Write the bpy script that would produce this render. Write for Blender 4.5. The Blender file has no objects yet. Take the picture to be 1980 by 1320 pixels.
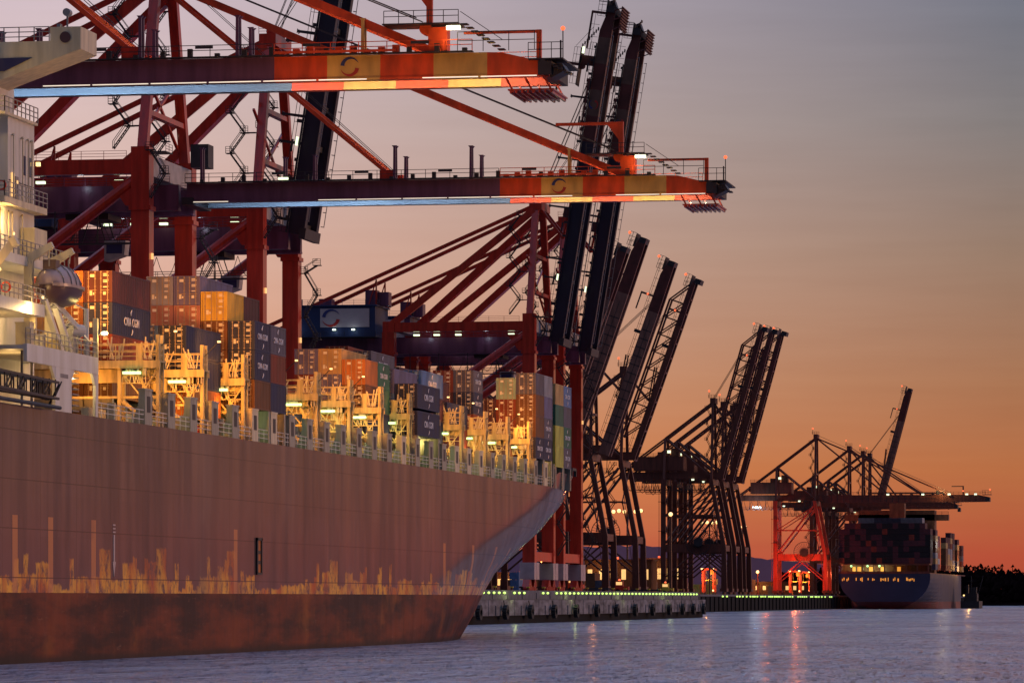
import bpy, math, random
from mathutils import Vector
R = math.radians
S = bpy.context.scene
COL = S.collection
rnd = random.Random(7)

# ------------------------------------------------------------------ camera
# world x = across the channel (quay side negative), y = along the quay, z up; the camera stands low over the water
AX = math.atan(1490 / 8300)
CA, SA = math.cos(AX), math.sin(AX)
cd = bpy.data.cameras.new('camera'); cam = bpy.data.objects.new('camera', cd); COL.objects.link(cam)
cam.location = (0, 0, 4.7); cam.rotation_euler = (R(90), 0, AX)
cd.sensor_width = 36; cd.lens = 36 * 8300 / 1980; cd.shift_y = (1157 - 660) / 1980
cd.clip_start = 1; cd.clip_end = 30000
S.camera = cam

# ------------------------------------------------------------------ sky, sun, exposure
S.view_settings.view_transform = 'Standard'; S.view_settings.look = 'None'
S.view_settings.exposure = 0.0; S.view_settings.gamma = 1.0
S.cycles.use_denoising = True
S.cycles.max_bounces = 5; S.cycles.diffuse_bounces = 2; S.cycles.glossy_bounces = 3
S.cycles.sample_clamp_indirect = 4.0
W = bpy.data.worlds.new("World"); S.world = W; W.use_nodes = True
wn = W.node_tree.nodes; wl = W.node_tree.links
def s2l(c):
    return tuple(((x / 255) / 12.92 if x / 255 <= .04045 else ((x / 255 + .055) / 1.055) ** 2.4) for x in c) + (1,)
def wmath(op, a, b=None):
    n = wn.new('ShaderNodeMath'); n.operation = op; n.use_clamp = False
    for i, q in enumerate((a, b)):
        if q is None: continue
        if isinstance(q, (int, float)): n.inputs[i].default_value = q
        else: wl.new(q, n.inputs[i])
    return n.outputs[0]
tc = wn.new('ShaderNodeTexCoord'); sep = wn.new('ShaderNodeSeparateXYZ'); wl.new(tc.outputs['Generated'], sep.inputs[0])
elev = wmath('POWER', wmath('MAXIMUM', sep.outputs[2], 0.0), 0.5)          # square root of the height spreads the low sky
def ramp(stops):
    n = wn.new('ShaderNodeValToRGB'); wl.new(elev, n.inputs[0]); e = n.color_ramp.elements
    while len(e) > 1: e.remove(e[-1])
    e[0].position = math.sqrt(stops[0][0]); e[0].color = s2l(stops[0][1])
    for p, c in stops[1:]:
        q = e.new(math.sqrt(p)); q.color = s2l(c)
    return n.outputs[0]
rl = ramp([(0, (188, 88, 70)), (.012, (208, 110, 78)), (.03, (232, 144, 88)), (.05, (232, 166, 130)), (.08, (228, 182, 164)), (.11, (218, 188, 182)), (.14, (210, 190, 198)), (.24, (158, 160, 184)), (.5, (154, 171, 216)), (1, (144, 164, 216))])
rr = ramp([(0, (164, 62, 48)), (.010, (182, 80, 56)), (.03, (184, 110, 68)), (.05, (170, 117, 84)), (.08, (152, 124, 106)), (.11, (132, 125, 124)), (.14, (114, 117, 130)), (.24, (130, 138, 164)), (.5, (152, 170, 215)), (1, (144, 164, 216))])
dx = wn.new('ShaderNodeVectorMath'); dx.operation = 'DOT_PRODUCT'; wl.new(tc.outputs['Generated'], dx.inputs[0]); dx.inputs[1].default_value = (CA, SA, 0)
mr = wn.new('ShaderNodeMapRange'); mr.inputs[1].default_value = -.1; mr.inputs[2].default_value = .115; wl.new(dx.outputs['Value'], mr.inputs[0])
mx = wn.new('ShaderNodeMix'); mx.data_type = 'RGBA'; wl.new(mr.outputs[0], mx.inputs[0]); wl.new(rl, mx.inputs[6]); wl.new(rr, mx.inputs[7])
wnz = wn.new('ShaderNodeTexNoise'); wmp = wn.new('ShaderNodeMapping'); wmp.inputs['Scale'].default_value = (5, 5, 60); wl.new(tc.outputs['Generated'], wmp.inputs[0]); wl.new(wmp.outputs[0], wnz.inputs[0]); wnz.inputs['Detail'].default_value = 4
rb = ramp([(0, (46, 34, 36)), (.1, (52, 42, 48)), (.3, (48, 46, 58)), (.6, (120, 128, 166)), (1, (150, 162, 205))])   # the sky behind the camera, away from the sunset
mb_ = wn.new('ShaderNodeMapRange'); mb_.inputs[1].default_value = -.25; mb_.inputs[2].default_value = .35; wl.new(sep.outputs[1], mb_.inputs[0])
mx2 = wn.new('ShaderNodeMix'); mx2.data_type = 'RGBA'; wl.new(mb_.outputs[0], mx2.inputs[0]); wl.new(rb, mx2.inputs[6]); hz = wn.new('ShaderNodeMix'); hz.data_type = 'RGBA'; hz.blend_type = 'SOFT_LIGHT'; hz.inputs[0].default_value = .10; wl.new(mx.outputs[2], hz.inputs[6]); wl.new(wnz.outputs['Fac'], hz.inputs[7]); wl.new(hz.outputs[2], mx2.inputs[7])   # faint bands of dusk haze
bg = wn['Background']; wl.new(mx2.outputs[2], bg.inputs[0]); bg.inputs[1].default_value = 1.0
sd = bpy.data.lights.new('sun', 'SUN'); sun = bpy.data.objects.new('sun', sd); COL.objects.link(sun)
sd.energy = 0.95; sd.angle = R(12); sd.color = (1, .48, .24)
sun.rotation_euler = Vector((-math.cos(R(28)), -math.sin(R(28)), -.09)).to_track_quat('-Z', 'Y').to_euler()

# ------------------------------------------------------------------ materials
def mat(name, col, rough=.6, metal=0, noise=0, nscale=1.0, emit=None, es=0, spec=.5, coat=0, stretch=(1, 1, 1), col2=None):
    m = bpy.data.materials.new(name); m.use_nodes = True; nt = m.node_tree; b = nt.nodes['Principled BSDF']
    b.inputs['Base Color'].default_value = (*col, 1); b.inputs['Roughness'].default_value = rough; b.inputs['Metallic'].default_value = metal
    b.inputs['Specular IOR Level'].default_value = spec; b.inputs['Coat Weight'].default_value = coat
    if emit: b.inputs['Emission Color'].default_value = (*emit, 1); b.inputs['Emission Strength'].default_value = es
    if noise:
        t = nt.nodes.new('ShaderNodeTexCoord'); mp = nt.nodes.new('ShaderNodeMapping'); mp.inputs['Scale'].default_value = stretch
        n = nt.nodes.new('ShaderNodeTexNoise'); n.inputs['Scale'].default_value = nscale; n.inputs['Detail'].default_value = 6
        nt.links.new(t.outputs['Object'], mp.inputs[0]); nt.links.new(mp.outputs[0], n.inputs[0])
        r = nt.nodes.new('ShaderNodeValToRGB'); r.color_ramp.elements[0].position = .32; r.color_ramp.elements[1].position = .68
        c2 = col2 or tuple(min(1, x * (1 + noise)) for x in col)
        r.color_ramp.elements[0].color = (*[x * (1 - noise) for x in col], 1); r.color_ramp.elements[1].color = (*c2, 1)
        nt.links.new(n.outputs[0], r.inputs[0]); nt.links.new(r.outputs[0], b.inputs['Base Color'])
        mr_ = nt.nodes.new('ShaderNodeMapRange'); mr_.inputs[3].default_value = max(.05, rough - .12); mr_.inputs[4].default_value = min(1, rough + .15)
        nt.links.new(n.outputs[0], mr_.inputs[0]); nt.links.new(mr_.outputs[0], b.inputs['Roughness'])
    return m
M = {}
ST = (3, 3, .35)
M['red'] = mat('crane_red_paint', (.50, .022, .004), .36, noise=.25, nscale=.5, stretch=ST, coat=.5)
M['orange'] = mat('boom_orange_paint', (.75, .065, .008), .45, noise=.28, nscale=.7, stretch=(1, 1, .35))
M['tan'] = mat('boom_cream_paint', (.70, .36, .08), .5, noise=.22, nscale=.7, stretch=(1, 1, .35))
M['navy'] = mat('crane_navy_paint', (.13, .045, .085), .36, noise=.3, nscale=.3, stretch=ST)
M['dnavy'] = mat('crane_shaded_navy_paint', (.010, .008, .022), .45, noise=.3, nscale=.3, stretch=ST)  # navy with the shade of the raised booms mixed in
M['dred'] = mat('dark_red_paint_with_shade', (.10, .018, .012), .5, noise=.3, nscale=.4)  # boom orange darkened by painted shade; also the dark red of far boom tips
M['dtan'] = mat('shaded_cream_paint', (.13, .065, .04), .5, noise=.3, nscale=.4)  # boom cream darkened by painted shade
M['mauve'] = mat('far_boom_mauve_paint', (.20, .085, .055), .5, noise=.3, nscale=.3, stretch=ST)
M['amber'] = mat('amber_lit_bay', (.5, .2, .05), .5, emit=(1, .36, .05), es=.75)
M['blue'] = mat('machine_house_blue', (.014, .028, .09), .55, noise=.2, nscale=.3)
M['black'] = mat('dark_steel', (.022, .018, .02), .5, noise=.3, nscale=.8)
M['rust'] = mat('far_crane_brown_paint', (.13, .03, .014), .5, noise=.35, nscale=.3, stretch=ST)
M['fred'] = mat('far_crane_red_paint', (.62, .06, .02), .5, noise=.3, nscale=.25, stretch=ST)
M['grey'] = mat('grey_painted_steel', (.42, .38, .37), .55, noise=.2, nscale=.6)
M['housing'] = mat('pale_mauve_housing', (.50, .36, .36), .6, noise=.15, nscale=.6)
M['panel'] = mat('white_sign_panel', (.50, .40, .37), .5, noise=.06, nscale=.5)
M['logob'] = mat('logo_dark_blue', (.03, .04, .16), .5)
M['logor'] = mat('logo_red', (.45, .03, .02), .5)
M['galv'] = mat('galvanised_steel', (.30, .28, .27), .45, metal=.3)
M['rope'] = mat('wire_rope', (.05, .035, .03), .6)
M['white'] = mat('ship_white_paint', (.72, .68, .56), .45, noise=.12, nscale=.4, stretch=ST, col2=(.78, .75, .66))
M['cream'] = mat('ship_cream_paint', (.66, .56, .36), .5, noise=.18, nscale=.5, stretch=ST)
M['steelc'] = mat('lashing_bridge_paint', (.60, .46, .20), .55, noise=.3, nscale=.9, stretch=ST)
M['steelg'] = mat('hatch_side_grey_green', (.36, .33, .24), .55, noise=.3, nscale=.8, stretch=ST)
M['deck'] = mat('ship_deck_paint', (.14, .08, .05), .7, noise=.4, nscale=.3)
M['glass'] = mat('dark_glass', (.05, .05, .12), .1)
M['litwin'] = mat('lit_window', (.8, .6, .3), .4, emit=(1, .55, .18), es=1.0)
M['boat'] = mat('lifeboat_hull', (.42, .30, .26), .3, noise=.15, nscale=1)
M['boatd'] = mat('lifeboat_dark_band', (.10, .05, .05), .35)
M['conc'] = mat('quay_concrete', (.17, .165, .18), .85, noise=.55, nscale=.35, stretch=(1, .6, 2.5))
M['wallc'] = mat('quay_cap_concrete', (.13, .13, .15), .85, noise=.3, nscale=.4)
M['dark'] = mat('dark_concrete', (.012, .012, .014), .8, spec=.1)
M['ground'] = mat('quay_asphalt', (.05, .045, .045), .8, noise=.3, nscale=.05)
M['tyre'] = mat('black_rubber', (.012, .012, .012), .7)
M['hill'] = mat('hazed_wooded_hill', (.24, .15, .21), 1, noise=.25, nscale=.004, spec=0)  # mauve haze of distance is mixed into the hill colour
M['wood'] = mat('bare_woodland', (.016, .009, .009), 1, spec=0, noise=.3, nscale=.05)
M['yellow'] = mat('safety_yellow', (.6, .42, .03), .5)
# lamps
M['lgreen'] = mat('fluorescent_tube', (1, 1, 1), emit=(.42, 1, .36), es=1.7)
M['lwarm'] = mat('sodium_lamp', (1, 1, 1), emit=(1, .6, .18), es=2.2)
M['lcool'] = mat('metal_halide_lamp', (1, 1, 1), emit=(.85, 1, .6), es=1.5)
M['lred'] = mat('obstruction_lamp', (1, .2, .1), emit=(1, .13, .04), es=1.8)
M['lquay'] = mat('quay_edge_lamp', (1, 1, 1), emit=(.62, 1, .12), es=1.4)
M['lstrip'] = mat('boom_strip_lamp', (1, 1, 1), emit=(1, .86, .62), es=.8)
# container paints
CC = {'orange': (.52, .17, .04), 'rust red': (.30, .055, .03), 'maroon': (.12, .035, .045), 'navy': (.032, .042, .11), 'grey': (.40, .40, .44),
      'light blue': (.16, .28, .52), 'yellow': (.66, .42, .06), 'brown': (.24, .095, .04), 'green': (.05, .20, .13), 'lime': (.50, .50, .10), 'pale green': (.40, .56, .40), 'tan': (.50, .32, .13), 'pink': (.62, .26, .18), 'slate': (.15, .14, .19), 'violet': (.22, .20, .36), 'black': (.02, .018, .02)}
for k, c in CC.items(): M['c_' + k] = mat('container_' + k.replace(' ', '_'), tuple(q * (.72 if k not in ('orange', 'yellow', 'lime', 'tan') else 1) for q in c), .58, spec=.3, noise=.28, nscale=.7, stretch=(1, 1, .4))
M['letter'] = mat('white_lettering', (.72, .72, .75), .5)
M['sticker'] = mat('pale_door_sticker', (.75, .7, .55), .5)
M['bars'] = mat('locking_bar_steel', (.34, .24, .15), .45)

def hull_material():
    m = bpy.data.materials.new('weathered_hull_paint'); m.use_nodes = True; nt = m.node_tree; N = nt.nodes; L = nt.links
    b = N['Principled BSDF']
    tc_ = N.new('ShaderNodeTexCoord'); sp = N.new('ShaderNodeSeparateXYZ'); L.new(tc_.outputs['Object'], sp.inputs[0])
    def mth(op, a, c=None, d=None):
        n = N.new('ShaderNodeMath'); n.operation = op
        for i, q in enumerate((a, c, d)):
            if q is None: continue
            if isinstance(q, (int, float)): n.inputs[i].default_value = q
            else: L.new(q, n.inputs[i])
        return n.outputs[0]
    def noise(scale, vec, det=5, rough=.6):
        mp = N.new('ShaderNodeMapping'); mp.inputs['Scale'].default_value = vec; L.new(tc_.outputs['Object'], mp.inputs[0])
        n = N.new('ShaderNodeTexNoise'); n.inputs['Scale'].default_value = scale; n.inputs['Detail'].default_value = det; n.inputs['Roughness'].default_value = rough
        L.new(mp.outputs[0], n.inputs[0]); return n.outputs[0]
    def mix(f, a, c):
        n = N.new('ShaderNodeMix'); n.data_type = 'RGBA'
        if isinstance(f, (int, float)): n.inputs[0].default_value = f
        else: L.new(f, n.inputs[0])
        for i, q in ((6, a), (7, c)):
            if isinstance(q, tuple): n.inputs[i].default_value = (*q, 1)
            else: L.new(q, n.inputs[i])
        return n.outputs[2]
    def smooth(v, lo, hi):
        n = N.new('ShaderNodeMapRange'); n.interpolation_type = 'SMOOTHSTEP'; L.new(v, n.inputs[0]); n.inputs[1].default_value = lo; n.inputs[2].default_value = hi; return n.outputs[0]
    Y, Z = sp.outputs[1], sp.outputs[2]
    streak = noise(.35, (0, 1, .12), 8, .65); fine = noise(1.0, (0, 2.2, .25), 7, .7); blotch = noise(.09, (0, 1, 1.6))
    top = mix(smooth(streak, .3, .72), (.068, .037, .039), (.138, .084, .084))
    top = mix(mth('MULTIPLY', smooth(fine, .55, .85), .22), top, (.26, .14, .09))
    top = mix(mth('MULTIPLY', smooth(blotch, .48, .7), .45), top, (.15, .09, .10))
    # plate to plate differences
    def cell(y, s, z, t, seed):
        n = N.new('ShaderNodeTexWhiteNoise'); n.noise_dimensions = '3D'; c = N.new('ShaderNodeCombineXYZ')
        L.new(mth('FLOOR', mth('DIVIDE', y, s)), c.inputs[0]); L.new(mth('FLOOR', mth('DIVIDE', z, t)), c.inputs[1]); c.inputs[2].default_value = seed
        L.new(c.outputs[0], n.inputs[0]); return n.outputs[0]
    pl = cell(Y, 9.6, Z, 3.1, 1.0)
    top = mix(mth('MULTIPLY', pl, .35), top, (.07, .035, .04))
    # golden reflections painted as orange patches above the boot top: blocks of uneven height
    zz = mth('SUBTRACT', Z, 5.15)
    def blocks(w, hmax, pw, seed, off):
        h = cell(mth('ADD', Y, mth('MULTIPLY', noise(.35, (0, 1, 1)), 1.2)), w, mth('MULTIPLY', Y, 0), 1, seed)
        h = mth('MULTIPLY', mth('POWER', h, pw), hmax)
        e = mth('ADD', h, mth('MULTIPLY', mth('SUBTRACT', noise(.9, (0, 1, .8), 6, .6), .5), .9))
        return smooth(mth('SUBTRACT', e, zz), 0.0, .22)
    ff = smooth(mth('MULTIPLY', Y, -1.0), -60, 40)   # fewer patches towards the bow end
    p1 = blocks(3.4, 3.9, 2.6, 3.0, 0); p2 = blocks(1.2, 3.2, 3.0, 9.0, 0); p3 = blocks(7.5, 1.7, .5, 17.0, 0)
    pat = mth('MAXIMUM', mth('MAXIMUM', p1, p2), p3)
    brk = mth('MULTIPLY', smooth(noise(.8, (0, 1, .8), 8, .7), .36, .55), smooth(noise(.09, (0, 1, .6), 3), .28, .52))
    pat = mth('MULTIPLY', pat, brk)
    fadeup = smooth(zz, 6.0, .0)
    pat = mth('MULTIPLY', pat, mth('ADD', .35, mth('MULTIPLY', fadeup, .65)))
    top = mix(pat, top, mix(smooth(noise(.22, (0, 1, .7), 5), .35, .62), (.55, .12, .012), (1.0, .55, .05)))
    # tall painted-over strips
    st = cell(Y, 1.3, mth('MULTIPLY', Y, 0), 1, 33.0)
    strip = mth('MULTIPLY', mth('GREATER_THAN', st, .965), mth('MULTIPLY', mth('LESS_THAN', zz, 5.6), .7))
    top = mix(strip, top, (.66, .27, .09))
    top = mix(mth('MULTIPLY', smooth(noise(.05, (0, 1, .25), 4), .5, .75), .5), top, (.24, .17, .15))
    drip = mth('MULTIPLY', smooth(noise(1.0, (0, 1.5, .015), 4), .56, .70), smooth(mth('ADD', Z, mth('MULTIPLY', noise(.4, (0, 1, 0)), 9)), 12, 23))
    top = mix(mth('MULTIPLY', drip, .75), top, (.10, .035, .018))
    dent = smooth(noise(.22, (0, 1, .8), 3, .5), .56, .64)
    top = mix(mth('MULTIPLY', dent, .28), top, (.09, .045, .055))
    # black scrapes
    top = mix(mth('MULTIPLY', smooth(noise(1.4, (0, .5, 2.2), 8, .8), .66, .74), smooth(zz, 4.5, .5)), top, (.03, .02, .02))
    # weld seams
    def line(v, per, w):
        f = mth('FRACT', mth('DIVIDE', v, per)); return mth('LESS_THAN', f, w / per)
    seam = mth('MAXIMUM', line(mth('ADD', Z, .9), 3.55, .085), mth('MULTIPLY', line(Y, 9.6, .16), .55))
    top = mix(mth('MULTIPLY', seam, .8), top, (.03, .015, .015))
    bot = mix(smooth(noise(.06, (0, 1, 5.0), 6, .65), .38, .66), (.03, .006, .004), (.20, .036, .008))
    bot = mix(mth('MULTIPLY', smooth(noise(1.0, (0, .9, .10), 6), .5, .75), .5), bot, (.05, .014, .010))
    bot = mix(mth('MULTIPLY', smooth(noise(.12, (0, 1, 1.2), 4), .55, .75), .6), bot, (.33, .10, .012))
    bot = mix(mth('MULTIPLY', smooth(noise(1.1, (0, .25, 1.6), 8, .75), .58, .72), .65), bot, (.33, .16, .09))
    bot = mix(mth('MULTIPLY', smooth(noise(1.5, (0, 1.5, .4), 8, .8), .62, .70), .8), bot, (.015, .01, .01))
    edge = mth('ADD', Z, mth('MULTIPLY', mth('SUBTRACT', noise(2.0, (0, 1, 1)), .5), .08))
    col = mix(mth('LESS_THAN', edge, 5.15), top, bot)
    wet = smooth(Z, .75, .15)
    col = mix(mth('MULTIPLY', wet, .85), col, (.015, .008, .006))
    L.new(col, b.inputs['Base Color'])
    rg = mth('ADD', .36, mth('MULTIPLY', streak, .3)); b.inputs['Specular IOR Level'].default_value = .22; L.new(mth('MULTIPLY', mth('GREATER_THAN', edge, 5.15), mth('ADD', .30, mth('MULTIPLY', smooth(streak, .3, .7), .35))), b.inputs['Coat Weight']); b.inputs['Coat Roughness'].default_value = .12; L.new(rg, b.inputs['Roughness'])
    bp = N.new('ShaderNodeBump'); bp.inputs['Strength'].default_value = .25; bp.inputs['Distance'].default_value = .08
    L.new(mth('ADD', noise(.35, (0, 1, 1), 3), mth('MULTIPLY', seam, -.6)), bp.inputs['Height']); L.new(bp.outputs[0], b.inputs['Normal'])
    return m
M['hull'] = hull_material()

def water_material():
    m = bpy.data.materials.new('river_water'); m.use_nodes = True; nt = m.node_tree; N = nt.nodes; L = nt.links; b = N['Principled BSDF']
    b.inputs['Specular IOR Level'].default_value = .36; b.inputs['Roughness'].default_value = .18; b.inputs['IOR'].default_value = 1.33
    t = N.new('ShaderNodeTexCoord')
    def nz(sc, vec, det):
        mp = N.new('ShaderNodeMapping'); mp.inputs['Rotation'].default_value = (0, 0, -AX); mp.inputs['Scale'].default_value = vec; L.new(t.outputs['Object'], mp.inputs[0])
        n = N.new('ShaderNodeTexNoise'); n.inputs['Scale'].default_value = sc; n.inputs['Detail'].default_value = det; L.new(mp.outputs[0], n.inputs[0]); return n.outputs[0]
    big_ = nz(.035, (1, .28, 1), 4); sm = nz(1.3, (1, .3, 1), 6); md = nz(.16, (1, .3, 1), 6); fi = nz(.55, (1, .12, 1), 6)
    def add(a, c, f):
        n = N.new('ShaderNodeMix'); n.data_type = 'FLOAT'; n.inputs[0].default_value = f; L.new(a, n.inputs[2]); L.new(c, n.inputs[3]); return n.outputs[0]
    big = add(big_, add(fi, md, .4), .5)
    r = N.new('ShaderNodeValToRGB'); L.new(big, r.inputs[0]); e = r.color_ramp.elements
    e[0].position = .34; e[0].color = (.18, .24, .40, 1); e[1].position = .66; e[1].color = (.80, .90, 1.0, 1)  # light and dark of the chop is put into the colour
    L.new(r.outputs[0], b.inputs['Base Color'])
    b1 = N.new('ShaderNodeBump'); b1.inputs['Strength'].default_value = 1; b1.inputs['Distance'].default_value = 3.0; L.new(sm, b1.inputs['Height'])
    b2 = N.new('ShaderNodeBump'); b2.inputs['Strength'].default_value = 1; b2.inputs['Distance'].default_value = 12.0; L.new(md, b2.inputs['Height']); L.new(b1.outputs[0], b2.inputs['Normal'])
    L.new(b2.outputs[0], b.inputs['Normal'])
    return m
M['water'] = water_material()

# ------------------------------------------------------------------ mesh helpers
class MB:
    """collects shapes; off is added to each point, f maps (x, y, z) before that"""
    def __init__(s, off=(0, 0, 0), f=None):
        s.v = []; s.fc = []; s.mi = []; s.m = 0; s.off = off; s.f = f; s.done = []
    def cut(s):
        """what was added so far becomes an object of its own"""
        if s.v: s.done.append((s.v, s.fc, s.mi)); s.v = []; s.fc = []; s.mi = []
    def add(s, pts, faces):
        n = len(s.v)
        for p in pts:
            if s.f: p = s.f(*p)
            s.v.append((p[0] + s.off[0], p[1] + s.off[1], p[2] + s.off[2]))
        for f in faces: s.fc.append(tuple(n + i for i in f)); s.mi.append(s.m)
    def box(s, x0, x1, y0, y1, z0, z1):
        s.add([(x0, y0, z0), (x1, y0, z0), (x1, y1, z0), (x0, y1, z0), (x0, y0, z1), (x1, y0, z1), (x1, y1, z1), (x0, y1, z1)],
              [(0, 3, 2, 1), (4, 5, 6, 7), (0, 1, 5, 4), (1, 2, 6, 5), (2, 3, 7, 6), (3, 0, 4, 7)])
    def bar(s, p, q, w, h=None, n=4):
        h = h or w; p = Vector(p); q = Vector(q); d = (q - p)
        if d.length < 1e-6: return
        d.normalize(); up = Vector((0, 0, 1)) if abs(d.z) < .95 else Vector((0, 1, 0))
        a = d.cross(up).normalized(); b = a.cross(d).normalized()
        if n == 4: c = [(-.5, -.5), (.5, -.5), (.5, .5), (-.5, .5)]
        else: c = [(.5 * math.cos(2 * math.pi * i / n), .5 * math.sin(2 * math.pi * i / n)) for i in range(n)]
        pts = [p + a * (w * i) + b * (h * j) for i, j in c] + [q + a * (w * i) + b * (h * j) for i, j in c]
        s.add([tuple(t) for t in pts], [tuple(range(n))[::-1], tuple(range(n, 2 * n))] + [(i, (i + 1) % n, n + (i + 1) % n, n + i) for i in range(n)])
    def tube(s, p, q, r, n=8): s.bar(p, q, 2 * r, 2 * r, n)
    def prism(s, poly, axis, a, b):
        """poly of 2-D points extruded from a to b along axis: 'y' -> (x, z) points, 'x' -> (y, z), 'z' -> (x, y)"""
        g = {'y': lambda p, t: (p[0], t, p[1]), 'x': lambda p, t: (t, p[0], p[1]), 'z': lambda p, t: (p[0], p[1], t)}[axis]
        n = len(poly)
        s.add([g(p, a) for p in poly] + [g(p, b) for p in poly], [tuple(range(n)), tuple(range(n, 2 * n))[::-1]] + [(i, n + i, n + (i + 1) % n, (i + 1) % n) for i in range(n)])
    def sphere(s, c, r, n=8, m=6, sz=1):
        pts = []; fs = []
        for j in range(m + 1):
            t = math.pi * j / m
            for i in range(n):
                p = 2 * math.pi * i / n; pts.append((c[0] + r * math.sin(t) * math.cos(p), c[1] + r * math.sin(t) * math.sin(p), c[2] + r * sz * math.cos(t)))
        for j in range(m):
            for i in range(n): fs.append((j * n + i, (j + 1) * n + i, (j + 1) * n + (i + 1) % n, j * n + (i + 1) % n))
        s.add(pts, fs)
    def rail(s, pts, h=1.1, step=2.0, w=.06, bars=3):
        for a, b in zip(pts, pts[1:]):
            a = Vector(a); b = Vector(b); L = (b - a).length; n = max(1, int(round(L / step)))
            for i in range(n + 1):
                p = a.lerp(b, i / n); s.bar(p, p + Vector((0, 0, h)), w)
            for k in range(bars):
                o = Vector((0, 0, h * (k + 1) / bars)); s.bar(a + o, b + o, w * .9)
    def stairs(s, x, y, z0, z1, run=2.6, rise=2.7, w=.07):
        """zigzag stair tower in the x-z plane"""
        z = z0; d = 1
        while z < z1 - .5:
            zn = min(z + rise, z1); xa, xb = (x, x + run) if d > 0 else (x + run, x)
            for dy in (0, .8):
                s.bar((xa, y + dy, z), (xb, y + dy, zn), .07, .15); s.bar((xa, y + dy, z + 1), (xb, y + dy, zn + 1), w)
                s.bar((xa, y + dy, z), (xa, y + dy, z + 1), w)
            for k in range(7):
                t = (k + .5) / 7; s.box(xa + (xb - xa) * t - .12, xa + (xb - xa) * t + .12, y, y + .8, z + (zn - z) * t, z + (zn - z) * t + .05)
            s.box(xb - .6, xb + .6, y - .1, y + .9, zn - .06, zn + .06); s.rail([(xb - .6, y - .1, zn), (xb + .6, y - .1, zn)], 1.0, 1.2, w)
            z = zn; d = -d
    def build(s, name, mats, parent=None, smooth=False):
        if s.done:
            s.cut(); parts = s.done; s.done = []; out = []
            for s.v, s.fc, s.mi in parts: out.append(s.build(name, mats, parent, smooth))
            return out[0]
        me = bpy.data.meshes.new(name); me.from_pydata(s.v, [], s.fc)
        if not isinstance(mats, (list, tuple)): mats = [mats]
        for m in mats: me.materials.append(m)
        if len(mats) > 1: me.polygons.foreach_set('material_index', s.mi)
        if smooth: me.polygons.foreach_set('use_smooth', [True] * len(me.polygons))
        me.update()
        import bmesh as _b
        bm = _b.new(); bm.from_mesh(me); _b.ops.recalc_face_normals(bm, faces=bm.faces); bm.to_mesh(me); bm.free()
        o = bpy.data.objects.new(name, me); COL.objects.link(o)
        if parent: o.parent = parent
        return o
def tag(o, label=None, cat=None, group=None, kind=None):
    if label: o['label'] = label
    if cat: o['category'] = cat
    if group: o['group'] = group
    if kind: o['kind'] = kind
    return o
def thing(name, label, cat, loc, group=None):
    o = bpy.data.objects.new(name, None); COL.objects.link(o); o.location = loc; o.empty_display_size = .5
    return tag(o, label, cat, group)
def kids(o): return [c for c in list(o.children)]
def copy_tree(o, parent=None):
    c = o.copy(); COL.objects.link(c); c.parent = parent
    for ch in kids(o): copy_tree(ch, c)
    return c
def lamp(kind, loc, energy, color, parent=None, radius=.3, rot=None, spot=None):
    d = bpy.data.lights.new('lamp_light', kind); d.energy = energy; d.color = color
    if kind == 'AREA': d.size = radius
    else: d.shadow_soft_size = radius
    if spot: d.spot_size = R(spot); d.spot_blend = .6
    o = bpy.data.objects.new('lamp_light', d); COL.objects.link(o); o.location = loc
    if rot: o.rotation_euler = Vector(rot).to_track_quat('-Z', 'Y').to_euler()
    if parent: o.parent = parent
    return o
def crescent(b, c, r, a0, a1, w, plane, t, n=14):
    """a crescent arc in plane 'xz' (y = t) or 'yz' (x = t), thickness .03"""
    outer = []; inner = []
    for i in range(n + 1):
        k = i / n; a = R(a0 + (a1 - a0) * k); ww = w * (1 - k) ** .8 + .01
        outer.append((c[0] + r * math.cos(a), c[1] + r * math.sin(a))); inner.append((c[0] + (r - ww) * math.cos(a), c[1] + (r - ww) * math.sin(a)))
    for i in range(n):
        b.prism([outer[i], outer[i + 1], inner[i + 1], inner[i]], 'y' if plane == 'xz' else 'x', t, t + .03)
_txt = {}
def text_mesh(body, size, depth=.015):
    """upright lettering in the local y-z plane reading along +y"""
    k = (body, size)
    if k not in _txt:
        cu = bpy.data.curves.new('t', 'FONT'); cu.body = body; cu.size = size; cu.extrude = depth; cu.align_x = 'CENTER'; cu.align_y = 'CENTER'; cu.space_character = 1.12; cu.offset = size * .012
        o = bpy.data.objects.new('t', cu); COL.objects.link(o)
        me = bpy.data.meshes.new_from_object(o.evaluated_get(bpy.context.evaluated_depsgraph_get()))
        COL.objects.unlink(o); bpy.data.objects.remove(o)
        for v in me.vertices: x, y, z = v.co; v.co = (z, x, y)
        _txt[k] = me
    return _txt[k]

# ------------------------------------------------------------------ water, land
QZ = 6.2
def flat(name, pts, z, m):
    b = MB(); b.add([(x, y, z) for x, y in pts], [tuple(range(len(pts)))]); return b
b = flat('river', [(-6000, -800), (6000, -800), (6000, 9000), (-6000, 9000)], 0, None)
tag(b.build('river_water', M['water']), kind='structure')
b = MB()
b.prism([(-145.6, 60), (-145.6, 1075), (-203, 1078), (-203, 2900), (-1900, 2900), (-1900, 60)], 'z', -2, QZ)
tag(b.build('quay_ground', M['ground']), kind='structure')
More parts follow.
